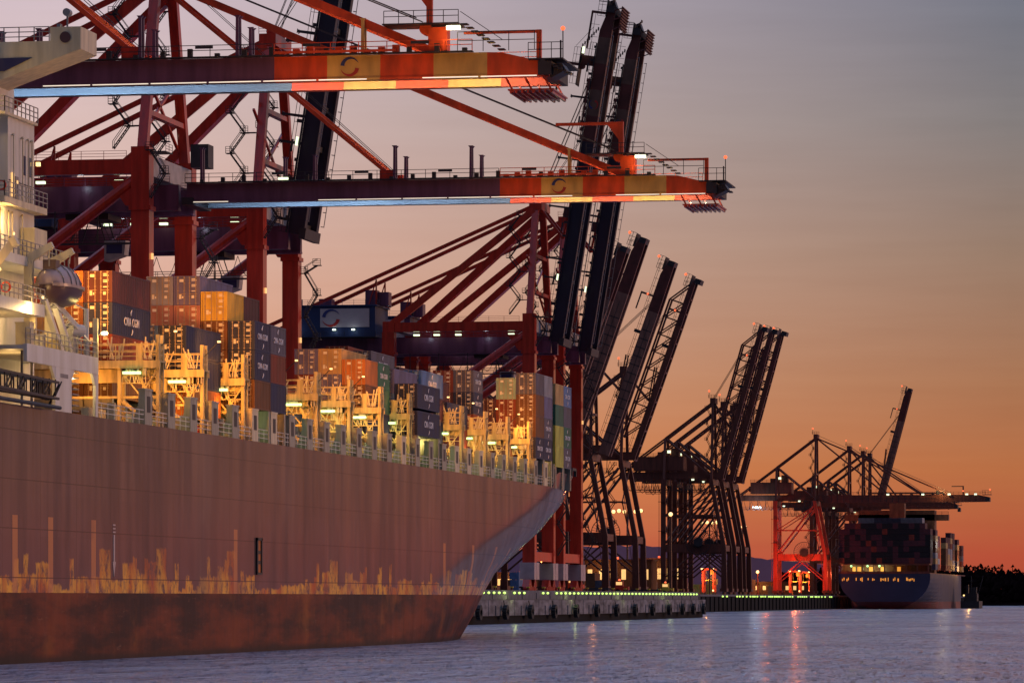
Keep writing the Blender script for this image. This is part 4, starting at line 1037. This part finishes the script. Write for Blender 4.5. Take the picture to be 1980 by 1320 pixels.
# lifeboat hung in its davits
def lifeboat():
    t = thing('lifeboat', 'enclosed lifeboat with grey brown domed top hanging beside the white deckhouse', 'lifeboat', (-91.0, 313.2, 28.1))
    b = MB(); n = 18; m = 9; pts = []; fs = []
    for j in range(n + 1):
        y = -3.3 + 6.6 * j / n; k = math.sqrt(max(.02, 1 - (abs(y) / 3.5) ** 2.6))
        for i in range(m + 1): a = math.pi * i / m; pts.append((1.38 * k * math.cos(a), y, .1 + 1.65 * k * math.sin(a)))
    fs = [(j * (m + 1) + i, j * (m + 1) + i + 1, (j + 1) * (m + 1) + i + 1, (j + 1) * (m + 1) + i) for j in range(n) for i in range(m)]
    fs += [tuple(range(m + 1)), tuple(n * (m + 1) + i for i in range(m + 1))]
    b.add(pts, fs); b.build('canopy', M['boat'], t, smooth=True)
    b = MB(); pts = []
    for j in range(n + 1):
        y = -3.5 + 7.0 * j / n; k = math.sqrt(max(.02, 1 - (abs(y) / 3.65) ** 2.6))
        for i in range(m + 1): a = math.pi + math.pi * i / m; pts.append((1.5 * k * math.cos(a), y, .1 + 1.5 * k * math.sin(a)))
    b.add(pts, fs); b.build('boat_hull', M['boatd'], t, smooth=True)
    b = MB()
    for j in range(n):
        for s_ in (-1, 1):
            ya, yb = -3.5 + 7 * j / n, -3.5 + 7 * (j + 1) / n
            ka, kb = [math.sqrt(max(.02, 1 - (abs(y) / 3.65) ** 2.6)) for y in (ya, yb)]
            b.bar((s_ * 1.55 * ka, ya, .1), (s_ * 1.55 * kb, yb, .1), .14, .22)
    b.build('fender_strip', M['boat'], t)
    b = MB()
    for y in (-2.4, -1.2, 0, 1.2, 2.4):
        for i in range(8):
            k = 1.02 * math.sqrt(max(.02, 1 - (abs(y) / 3.5) ** 2.6)); a0, a1 = math.pi * i / 8, math.pi * (i + 1) / 8
            b.bar((1.4 * k * math.cos(a0), y, .1 + 1.67 * k * math.sin(a0)), (1.4 * k * math.cos(a1), y, .1 + 1.67 * k * math.sin(a1)), .06)
    b.bar((0, -2.6, 1.5), (0, -2.6, 2.4), .1); b.bar((0, 2.6, 1.5), (0, 2.6, 2.4), .1); b.build('grab_line', M['galv'], t)
    b = MB(); b.box(-.5, .5, -2.6, -1.5, 1.3, 2.0); b.build('conning_hatch', M['boatd'], t)
lifeboat()
b = sb()
for uu in (310.5, 316):
    b.cut(); b.prism([(-92.9, 23.3), (-92.3, 23.3), (-92.2, 30.0), (-90.6, 31.0), (-90.8, 31.4), (-92.9, 30.4)], 'y', uu - .2, uu + .2)
    b.bar((-90.9, uu, 31.2), (-91, uu, 30.2), .08)
b.build('boat_davit', M['cream'], SH)

# ------------------------------------------------------------------ containers
def c_body(L, Ht=2.59):
    W_ = 2.44; b = MB(); r = .14
    for x in (0, -W_):
        for y in (0, L): b.box(min(x, x - r if x == 0 else x + r), max(x, x - r if x == 0 else x + r), y if y == 0 else y - r, y + r if y == 0 else y, 0, Ht)
    for z in (0, Ht - .13): b.box(-.10, 0.0, r, L - r, z, z + .13); b.box(-W_, -W_ + .10, r, L - r, z, z + .13); b.box(-W_ + r, -r, 0, .10, z, z + .13); b.box(-W_ + r, -r, L - .10, L, z, z + .13)
    n = int(L / .56); d = (L - 2 * r) / n
    for X, sg in ((-.02, -1), (-W_ + .02, 1)):
        for i in range(n):
            y = r + i * d; q = [(0, y), (.0, y + d * .36), (.05, y + d * .5), (.05, y + d * .86), (0, y + d)]
            pts = []
            for o, yy in q: pts += [(X + sg * o, yy, .13), (X + sg * o, yy, Ht - .13)]
            b.add(pts, [(2 * k, 2 * k + 2, 2 * k + 3, 2 * k + 1) for k in range(4)])
    b.box(-W_ + .06, -.06, .1, L - .1, Ht - .09, Ht - .03); b.box(-W_ + .1, -.1, .1, L - .1, .06, .12); b.box(-W_ + .1, -.1, L - .09, L - .05, .13, Ht - .13)
    return b
def c_door(side, Ht=2.59):
    b = MB(); x1, x0 = (-.16, -1.21) if side else (-1.23, -2.28)
    b.box(x0, x1, .05, .09, .14, Ht - .14)
    for k in range(5):
        z = .22 + k * (Ht - .4) / 5; b.box(x0 + .08, x1 - .08, .03, .055, z + .03, z + (Ht - .4) / 5 - .06)
    return b
def c_bars(side, Ht=2.59):
    b = MB(); x1, x0 = (-.16, -1.21) if side else (-1.23, -2.28)
    for k in (.24, .78):
        x = x0 + (x1 - x0) * k; b.box(x - .028, x + .028, -.045, .0, .03, Ht - .03)
        for z in (.1, .75, 1.25, 1.9, Ht - .16): b.box(x - .07, x + .07, -.05, .03, z, z + .07)
    for z in (.95,): b.box(x0 + .2, x1 - .1, -.05, -.01, z, z + .05)
    return b
def stick(side, seed):
    r = random.Random(seed); b = MB(); x1, x0 = (-.16, -1.21) if side else (-1.23, -2.28)
    if side:
        for k, z in enumerate((2.28, 2.14, 1.75, 1.62, 1.2)): b.box(x0 + .42, x0 + .42 + r.uniform(.3, .5), .012, .03, z, z + .09)
        b.box(x0 + .42, x0 + .66, .012, .03, .6, .85)
    else:
        b.box(x0 + .38, x0 + .75, .012, .03, 2.05, 2.3); b.box(x0 + .34, x0 + .56, .012, .03, .55, .95); b.box(x0 + .62, x0 + .74, .012, .03, .6, .8)
    return b
HT = {}
def protos(L):
    if L in HT: return HT[L]
    t = []
    me = c_body(L).build('body', M['c_grey']); t.append(me)
    for s_ in (0, 1):
        d = c_door(s_).build('door', M['c_grey']); k = c_bars(s_).build('locking_bars', M['bars']); st_ = stick(s_, s_).build('door_marking', M['sticker']); t += [d, k, st_]
    out = [o.data for o in t]
    for o in t: bpy.data.objects.remove(o)
    HT[L] = out; return out
def inst(name, me, parent, m=None):
    o = bpy.data.objects.new(name, me); COL.objects.link(o); o.parent = parent
    if m: o.material_slots[0].link = 'OBJECT'; o.material_slots[0].material = m
    return o
tiern = ['lowest', 'second lowest', 'third', 'fourth', 'topmost']
rown = ['outermost', 'second', 'third', 'fourth', 'fifth', 'sixth']
bayn = ['first', 'second', 'third', 'fourth', 'fifth', 'sixth', 'seventh', 'eighth', 'ninth', 'tenth', 'eleventh', 'twelfth', 'thirteenth', 'fourteenth']
bayd = ['beside the deckhouse', 'in the second bay'] + ['in the %s bay' % w for w in bayn[2:12]] + ['in the last bay but one', 'nearest the bow']
def container(x, u, z, color, L, label, group, txt=None, simple=False):
    t = thing('shipping_container', label, 'container', (x, u, z), group)
    P_ = protos(L); m = M['c_' + color]
    inst('body', P_[0], t, m)
    for s_ in (0, 1):
        d = inst('door', P_[1 + 3 * s_], t, m); inst('locking_bars', P_[2 + 3 * s_], d); inst('door_marking', P_[3 + 3 * s_], d)
    if txt:
        sz = .74 if L < 8 else .95
        me = text_mesh('CMA CGM', sz)
        if not me.materials: me.materials.append(M['letter'])
        o = inst('lettering', me, t); o.location = (.01, L * .5, 1.25)
        key = ('arc', L)
        if key not in _txt:
            b = MB(); crescent(b, (L * .5 + .25, 1.55), .8, 148, 98, .26, 'yz', 0.0, 6); crescent(b, (L * .5 - .25, 1.0), .8, -32, -82, .26, 'yz', 0.0, 6)
            oo = b.build('a', M['letter']); _txt[key] = oo.data; bpy.data.objects.remove(oo)
        inst('emblem_arc', _txt[key], t)
    return t
G = 'containers stacked on the near ship'
def stack(j, r, base, tiers, L=12.19, du=0, where='', pitch=2.62):
    z0 = 20.25 if r >= 2 else 18.55
    if base > z0 + .05:
        b = sb(); x = -90 - 2.5 * r; u = S_bay(j) + du
        for a in (.1, L - .6): b.cut(); b.box(x - 2.42, x - .03, u + a, u + a + .5, z0, base)
        b.build('stack_support', M['steelg'], SH)
    for k, cc in enumerate(tiers):
        if cc is None: continue
        txt = cc.endswith('*'); c = cc.rstrip('*')
        kind = 'long' if L > 8 else 'short'
        lev = 'topmost' if k == len(tiers) - 1 else tiern[k]
        lab = f"{c} {kind} container, {lev} of the {rown[r]} {where + ' ' if where else ''}stack {bayd[j]}"
        container(-90 - 2.5 * r, S_bay(j) + du, base + pitch * k, c, L, lab, G, txt)
F, B_ = 'after', 'forward'
L2 = 6.06
stack(0, 2, 21.3, ['brown', 'rust red', 'navy*', 'maroon']); stack(0, 3, 21.3, ['brown', 'rust red', 'brown', 'orange']); stack(0, 4, 21.3, ['grey', 'rust red', 'tan', 'rust red'])
stack(1, 1, 20.3, ['orange', 'navy', 'navy']); stack(1, 2, 20.3, ['brown', 'navy', 'light blue']); stack(1, 3, 20.3, ['brown', 'rust red', 'light blue']); stack(1, 4, 20.3, ['brown', 'rust red', 'pink'])
stack(2, 0, 21.6, ['brown', 'navy*', 'navy*'], L2, 0, F); stack(2, 0, 21.6, ['navy', 'rust red', 'slate*'], L2, 6.13, B_)
stack(2, 1, 21.6, ['brown', 'brown', 'brown', 'yellow'], L2, 0, F); stack(2, 1, 21.6, ['brown', 'navy', 'navy', 'maroon'], L2, 6.13, B_)
stack(2, 2, 20.4, ['navy', 'brown', 'navy', 'pink', 'violet']); stack(2, 3, 20.4, ['navy', 'brown', 'navy', 'pink', 'grey']); stack(2, 4, 21.9, ['navy', 'brown', 'pink', 'orange'])
stack(3, 2, 20.3, ['light blue', 'brown']); stack(3, 3, 20.3, ['brown', 'orange'])
stack(4, 2, 20.3, ['navy']); stack(4, 3, 20.3, ['brown', 'rust red'])
stack(5, 2, 20.3, ['tan']); stack(5, 3, 20.3, ['navy', 'rust red'])
stack(6, 1, 21.4, ['navy', 'brown', 'orange'], L2, 0, F); stack(6, 1, 21.4, ['navy', 'green', 'green*'], L2, 6.13, B_)
stack(6, 2, 22.5, ['brown', 'violet', 'tan']); stack(6, 3, 22.5, ['brown', 'rust red', 'violet'])
stack(7, 0, 22.0, ['navy*', 'navy*'], pitch=2.85); stack(7, 1, 21.2, ['navy', 'light blue', 'violet']); stack(7, 2, 20.5, ['navy', 'maroon', 'maroon', 'slate*']); stack(7, 3, 21.0, ['brown', 'rust red', 'rust red', 'rust red'])
stack(8, 1, 21.8, ['navy', 'maroon', 'light blue*']); stack(8, 2, 22.2, ['maroon', 'maroon', 'maroon']); stack(8, 3, 22.2, ['maroon', 'maroon', 'rust red'])
stack(9, 1, 21.6, ['rust red', 'navy']); stack(9, 2, 22.0, ['brown', 'navy'])
stack(10, 2, 20.9, ['maroon', 'rust red']); stack(10, 3, 22.4, ['maroon', 'maroon', 'maroon'])
stack(11, 2, 21.5, ['maroon', 'rust red', 'navy*', 'slate*'], L2, 0, F); stack(11, 3, 21.5, ['maroon', 'rust red', 'maroon', 'rust red'], L2, 0, F); stack(11, 1, 20.8, ['brown'])
stack(12, 0, 21.9, ['navy*', 'brown', 'brown', 'slate'], L2, 0, F); stack(12, 0, 21.9, ['navy*', 'slate*', 'violet', 'grey'], L2, 6.13, B_)
stack(12, 1, 21.3, ['rust red', 'rust red', 'rust red', 'pale green']); stack(12, 2, 21.4, ['rust red', 'maroon', 'maroon'])
stack(13, 0, 21.3, ['lime', 'lime', 'green', 'tan'], L2, 0, F); stack(13, 0, 21.3, ['slate*', 'green*', 'slate', 'light blue*'], L2, 6.13, B_)

# ------------------------------------------------------------------ the far ship
FU = 1965.0; FVL, FVR = -200.5, -158.5; FC = (FVL + FVR) / 2
FS = thing('container_ship', 'far container ship seen from astern with a blue stern and dark stacked boxes', 'ship', (FC, FU, 0))
b = MB((-FC, -FU, 0))
def fsec(u, z):
    """half breadth of the far ship"""
    hb = 21.0
    k = min(1, max(0, (z + .5) / 15.0)); full = min(1, (u - FU) / 55)
    st_ = math.sqrt(max(0, 1 - (1 - k) ** 2)) ** 1.05
    w = hb * (full + (1 - full) * st_)
    if u > FU + 180: w *= max(0, 1 - ((u - FU - 180) / 110) ** 2)
    return w
fz = [-.5, .3, 1.2, 2.2, 3.4, 4.8, 6.3, 8, 10, 12, 14, 16.2]; fu = [0, 6, 14, 24, 36, 50, 70, 120, 170, 200, 230, 255, 275, 290]
for side in (1, -1):
    pts = [(FC + side * fsec(FU + a, z), FU + a + (max(0, 3.4 - z) * 1.6 if a == 0 else 0), z) for z in fz for a in fu]; n = len(fu)
    b.m = 0
    for j in range(len(fz) - 1):
        b.m = 1 if fz[j + 1] <= 3.5 else 0
        q = pts[j * n:(j + 2) * n]; b.add(q, [(i, i + 1, n + i + 1, n + i) for i in range(n - 1)])
for j in range(len(fz) - 1):
    z0, z1 = fz[j], fz[j + 1]; a, c = fsec(FU, z0), fsec(FU, z1); b.m = 1 if z1 <= 3.5 else 0
    o0, o1 = max(0, 3.4 - z0) * 1.6, max(0, 3.4 - z1) * 1.6
    b.add([(FC - a, FU + o0, z0), (FC + a, FU + o0, z0), (FC + c, FU + o1, z1), (FC - c, FU + o1, z1)], [(0, 1, 2, 3)])
M['fblue'] = mat('far_hull_blue', (.020, .026, .065), .5, noise=.2, nscale=.1); M['fred2'] = mat('far_hull_antifouling', (.14, .03, .03), .6, noise=.3, nscale=.2)
b.build('hull', [M['fblue'], M['fred2']], FS)
b = MB((-FC, -FU, 0)); b.box(FC - 20.6, FC + 20.6, FU + .3, FU + 225, 16.2, 16.6)
for k in range(9): x = FC - 20 + k * 5; b.box(x - .3, x + .3, FU + .2, FU + .8, 16.6, 20.2)
b.box(FC - 20.6, FC + 20.6, FU + .2, FU + 14, 20.2, 20.8); b.box(FC - 20.6, FC + 20.6, FU + 12, FU + 12.4, 16.6, 20.2)
b.box(FC - 20.8, FC + 20.8, FU - .05, FU + .15, 16.2, 17.3)
b.build('mooring_deck', M['rust'], FS)
b = MB((-FC, -FU, 0))
rw = random.Random(4)
for k, x in enumerate((-17.4, -11.8, -6.3, .2, 6.0, 12.0)):
    b.cut()
    for q in range(6):
        if rw.random() < .75: b.box(FC + x - 2.0 + q * .68, FC + x - 2.0 + q * .68 + rw.uniform(.3, .6), FU - .12, FU - .02, 12.6 + rw.uniform(0, .7), 14.1 + rw.uniform(-.3, .5))
b.build('stern_opening', M['amber'], FS)
b = MB((-FC, -FU, 0))
for x in (-16.5, -13.9, -8.5, -3.2, 4.4): b.cut(); b.box(FC + x + .4, FC + x + 2.1, FU + 11.8, FU + 11.95, 17.0, 19.4)
b.build('deck_light_panel', M['amber'], FS)
b = MB((-FC, -FU, 0))
for x in (-15.2, -7.7, -2.3): b.cut(); b.sphere((FC + x, FU - .2, 19.7), .5)
b.build('stern_lamp', M['lgreen'], FS)
b = MB((-FC, -FU, 0)); b.box(FC - 18, FC + 18, FU + 62, FU + 74, 16.6, 46.5); b.box(FC - 24.5, FC + 24.5, FU + 62, FU + 68, 41.6, 44.4); b.box(FC - 2, FC + 5, FU + 48, FU + 56, 16.6, 49.5)
b.rail([(FC - 24.5, FU + 62, 44.4), (FC + 24.5, FU + 62, 44.4)], 1.4, 3, .15); b.bar((FC, FU + 66, 46), (FC, FU + 66, 51), .5)
b.build('deckhouse', M['c_brown'], FS)
# stowage seen from astern
fcs = [c_body(12.19).build('x', M['c_grey'])]; FBODY = fcs[0].data; bpy.data.objects.remove(fcs[0])
def fbox():
    b = MB(); b.box(-2.40, 0, 0, 12.19, .03, 2.55)
    for k in range(4): b.box(-2.2 + k * .55, -2.12 + k * .55, -.08, 0, .1, 2.5)
    b.box(-2.44, -2.34, -.04, 12.2, 0, 2.59); b.box(-.06, .03, -.04, 12.2, 0, 2.59)
    for k in range(20): b.box(0, .04, .5 + k * .58, .8 + k * .58, .15, 2.45)
    o = b.build('x', M['c_maroon']); me = o.data; bpy.data.objects.remove(o); return me
FB = fbox(); rf = random.Random(9)
G2 = 'containers stacked on the far ship'
colw = ['first', 'second', 'third', 'fourth', 'fifth', 'sixth', 'seventh', 'eighth', 'ninth', 'tenth', 'eleventh', 'twelfth', 'thirteenth', 'fourteenth', 'fifteenth', 'sixteenth', 'seventeenth']
def fcont(x, u, z, c, lab):
    o = bpy.data.objects.new('shipping_container', FB); COL.objects.link(o); o.location = (x, u, z); tag(o, lab, 'container', G2)
    o.material_slots[0].link = 'OBJECT'; o.material_slots[0].material = M['c_' + c]
for k in range(7):
    for i in range(17):
        if k == 6 and (i < 1 or i > 15): continue
        c = rf.choice(['maroon', 'black', 'maroon', 'black', 'black', 'black', 'maroon', 'rust red'])
        fcont(FVL + 2.47 * (i + 1), FU + 1.0, 20.85 + k * 2.65, c, f"{c} container end on the far ship's stern, {colw[i]} from left, {colw[6 - k]} row from top")
for i in range(3, 15):
    c = 'grey' if i in (3, 4, 5, 11, 12, 13, 14) else 'slate'
    fcont(FVL + 2.47 * (i + 1), FU + 15.5, 20.85 + 7 * 2.65, c, f"{c} container in the top row behind the far ship's stern stack, {colw[i]} from left")
side = [(30, 7, 16), (44, 6, 16), (92, 6, 16), (106, 6, 16), (121, 7, 16), (136, 7, 16), (165, 6, 16), (195, 5, 16)]
for q, (du, nt_, i) in enumerate(side):
    for k in range(nt_):
        c = rf.choice(['brown', 'rust red', 'grey', 'tan', 'maroon', 'slate', 'tan']) if k < nt_ - 1 else 'maroon'
        fcont(FVL + 2.47 * 17, FU + du, 18.2 + k * 2.65, c, f"{c} container on the far ship's side, {colw[q]} stack from the stern, {colw[nt_ - 1 - k]} from top")
lamp('POINT', (26, 170, 20), 6000, (1, .5, .15), FS, .6)
lamp('POINT', (25, 45, 30), 1500, (.9, .9, .8), FS, .6)
for x in (-15, -8, -2): lamp('POINT', (x, 6, 18.6), 900, (.8, 1, .4), FS, .3)
# dark tug lying by the far ship
tg = thing('tug_boat', 'small black tug silhouette lying beside the far container ship', 'tug', (-150, 2110, 0))
b = MB(); b.prism([(-4.5, -12), (4.5, -12), (5, 4), (3, 11), (0, 14), (-3, 11), (-5, 4)], 'z', -.5, 3.6); b.build('hull', M['black'], tg)
b = MB(); b.box(-3, 3, -5, 5, 3.6, 7.4); b.box(-2.4, 2.4, -1, 4, 7.4, 10.4); b.build('deckhouse', M['black'], tg)
b = MB(); b.bar((0, -2, 7.4), (0, -2, 16), .4); b.bar((-1.6, -4, 7.4), (-1.6, -4, 11.6), 1.2, 1.2, 8); b.bar((-2, -2, 13.5), (2, -2, 13.5), .2); b.bar((3, 3, 7), (5.5, 3, 16), .35); b.build('mast', M['black'], tg)
b = MB(); b.sphere((-3.4, -5.2, 6.4), .4); b.build('lamp', M['lwarm'], tg)

# ------------------------------------------------------------------ yard behind the quay
def at(px, Y):
    """point of the ground at picture column px and distance Y"""
    X = (px - 990) / 8300 * Y; return X * CA - Y * SA, X * SA + Y * CA
ry = random.Random(15)
G3 = 'containers standing in the yard behind the quay'
spots = [(985, 1500, 2, 'brown'), (1003, 1500, 3, 'light blue'), (1150, 1560, 3, 'brown'), (1163, 1560, 2, 'slate'), (1176, 1560, 2, 'navy'), (1190, 1750, 2, 'tan'), (1215, 1700, 2, 'grey'), (1229, 1700, 2, 'light blue'), (1243, 1700, 2, 'slate'),
         (1262, 1700, 2, 'grey'), (1276, 1700, 1, 'pale green'), (1310, 1900, 2, 'grey'), (1325, 1900, 2, 'slate'), (1352, 1980, 2, 'lime'), (1366, 1980, 2, 'tan'), (1381, 1980, 3, 'lime'), (1399, 1980, 2, 'grey'), (1412, 1980, 2, 'slate'), (1447, 2050, 2, 'tan'), (1455, 2050, 3, 'orange'), (1497, 2150, 2, 'tan'), (1510, 2150, 1, 'rust red'), (1528, 2150, 1, 'orange')]
sn = 0
for px, Y, nt_, c in spots:
    sn += 1
    for k in range(nt_):
        x, y = at(px, Y)
        o = bpy.data.objects.new('shipping_container', FB); COL.objects.link(o); o.location = (x, y, QZ + k * 2.62); o.scale = (1.35, 1, 1)
        lev = 'topmost' if k == nt_ - 1 else ('lowest' if k == 0 else 'middle')
        wh = colw[sn - 1] if sn <= 17 else ['sixth', 'fifth', 'fourth', 'third', 'second', 'last'][sn - 18] + ' to last' if sn < 23 else 'last'
        tag(o, f"{c} yard container, {lev} of the {wh} stack counted from the bow", 'container', G3)
        o.material_slots[0].link = 'OBJECT'; o.material_slots[0].material = M['c_' + c]
def straddle(px, Y, label, m='fred'):
    x, y = at(px, Y); t = thing('straddle_carrier', label, 'straddle carrier', (x, y, QZ), 'straddle carriers working in the yard')
    b = MB()
    for sx in (-2.4, 2.4):
        for sy in (-3.5, 3.5): b.box(sx - .35, sx + .35, sy - .35, sy + .35, 1.4, 11.5)
        b.box(sx - .4, sx + .4, -5, 5, 11.2, 12)
    b.box(-2.6, 2.6, -3.9, -3.1, 11.4, 12.2); b.box(-2.6, 2.6, 3.1, 3.9, 11.4, 12.2); b.build('frame', M[m], t)
    b = MB()
    for sx in (-2.4, 2.4):
        for sy in (-4, -1.4, 1.4, 4): b.bar((sx - .3, sy, .7), (sx + .3, sy, .7), 1.4, 1.4, 12)
    b.build('wheels', M['tyre'], t)
    b = MB(); b.box(1, 2.8, -5.4, -4, 9.4, 11.4); b.build('cab', M['c_orange'], t)
    b = MB(); b.box(-1.2, 1.2, -3, 3, 6.6, 7.1); b.bar((-1, 0, 7), (-1, 0, 11.4), .1); b.bar((1, 0, 7), (1, 0, 11.4), .1); b.build('spreader', M['yellow'], t)
    b = MB()
    for sx in (-2.4, 2.4): b.box(sx - .5, sx + .5, -5.5, -5, 11.6, 12.2)
    b.sphere((2.4, -4.2, 2.2), .4); b.build('work_lamp', M['lwarm'], t)
    lamp('POINT', (0, -8, 8), 5000, (1, .4, .12), t, .5)
straddle(1371, 1930, 'orange lit straddle carrier seen between the legs of the raised lattice cranes')
straddle(1538, 2080, 'orange lit straddle carrier between the glowing red crane legs, left one')
straddle(1557, 2160, 'orange lit straddle carrier between the glowing red crane legs, right one')
def mast_light(px, Y, h, label, n):
    x, y = at(px, Y); t = thing('light_mast', label, 'light mast', (x, y, QZ), 'tall floodlight masts in the yard')
    b = MB(); b.bar((0, 0, 0), (0, 0, h), .7, .7, 8); b.bar((-n * 1.1, 0, h), (n * 1.1, 0, h), .3); b.build('pole', M['rust'], t)
    b = MB()
    for k in range(n): b.cut(); b.sphere(((k - (n - 1) / 2) * 2.2, -.4, h + .3 * (k % 2)), .75)
    b.build('lamp_head', M['lwarm'], t)
mast_light(1213, 1700, 33, 'yellow floodlight mast glowing between the legs of the raised brown cranes', 6)
mast_light(1297, 1550, 29, 'single yellow lamp mast beside the wide dark crane leg', 1)
mast_light(1372, 1900, 32, 'yellow floodlight mast glowing behind the braces of the lattice cranes', 4)
mast_light(1436, 1950, 31, 'twin yellow lamp mast at the right edge of the lattice cranes', 2)
mast_light(1465, 2000, 11, 'low yellow lamp mast standing left of the glowing red legs', 1)
def shed(px, Y, w, h, label, m='c_brown'):
    x, y = at(px, Y); t = thing('dock_building', label, 'building', (x, y, QZ), None)
    b = MB(); b.box(-w / 2, w / 2, 0, 14, 0, h); b.build('wall', M[m], t)
    b = MB(); b.box(-w / 2 - .5, w / 2 + .5, -.5, 14.5, h, h + .6); b.build('roof', M['rust'], t)
    b = MB(); n = max(2, int(w / 4))
    for k in range(n): b.cut(); b.box(-w / 2 + (k + .3) * w / n, -w / 2 + (k + .7) * w / n, -.06, 0, h * .45, h * .75)
    b.build('lit_window', M['litwin'], t)
    b = MB(); b.sphere((0, -1, h + 1), .5); b.build('roof_lamp', M['lred'], t)
    lamp('POINT', (-w * .2, -7, h * .8), 1600, (1, .5, .15), t, .5)
shed(1195, 1640, 26, 13, 'low orange lit dock building behind the legs of the raised brown cranes')
shed(1275, 1800, 20, 15, 'dock building with red roof light left of the wide dark crane leg')
shed(1500, 2250, 40, 7, 'long low yellow lit shed left of the glowing red crane legs')
shed(1008, 1620, 22, 8, 'small yellow lit dock building seen just right of the ship bow')

# ------------------------------------------------------------------ bollards and yard vehicles on the quay
def bollard():
    t = thing('bollard', 'squat black mooring bollard near the edge of the concrete quay', 'bollard', (0, 0, QZ), 'mooring bollards along the quay edge')
    b = MB(); b.bar((0, 0, 0), (0, 0, .15), .9, .9, 12); b.bar((0, 0, .15), (0, 0, .65), .45, .45, 12); b.build('post', M['rust'], t)
    b = MB(); b.bar((0, 0, .65), (0, 0, .9), .75, .6, 12); b.build('head', M['yellow'], t); return t
b0 = bollard()
for k in range(16):
    o = b0 if k == 0 else copy_tree(b0); o.location = (-146.6, 780 + k * 18.2, QZ)
def truck(px, Y, label, col):
    x, y = at(px, Y); t = thing('terminal_tractor', label, 'terminal tractor', (x, y, QZ), 'terminal tractors parked on the quay')
    b = MB(); b.box(-5.5, 5.5, -1.1, 1.1, .9, 1.3); b.build('trailer', M['black'], t)
    b = MB(); b.box(5.6, 7.6, -1.2, .2, .8, 3.2); b.box(7.6, 9.0, -1.2, 1.2, .8, 1.7); c = b.build('cab', M[col], t)
    b = MB(); b.box(5.8, 7.4, -1.24, -1.2, 2.1, 2.9); b.build('window', M['litwin'], c)
    b = MB()
    for q in (-4.6, -3.4, 6.2, 8.3): b.bar((q, -1.2, .55), (q, 1.2, .55), 1.1, 1.1, 12)
    b.build('wheels', M['tyre'], t)
    b = MB(); b.sphere((6.6, -.5, 3.4), .3); b.build('beacon', M['lred'], c)
truck(1052, 960, 'orange terminal tractor with empty trailer in front of the red crane legs', 'orange')
truck(1150, 1120, 'red terminal tractor standing just right of the red crane legs', 'red')
truck(1245, 1290, 'yellow terminal tractor under the raised brown cranes', 'yellow')
lamp('POINT', (-160, 930, 12), 500, (1, .32, .08), None, .5)
lamp('POINT', (-165, 1030, 14), 900, (1, .35, .1), None, .5)
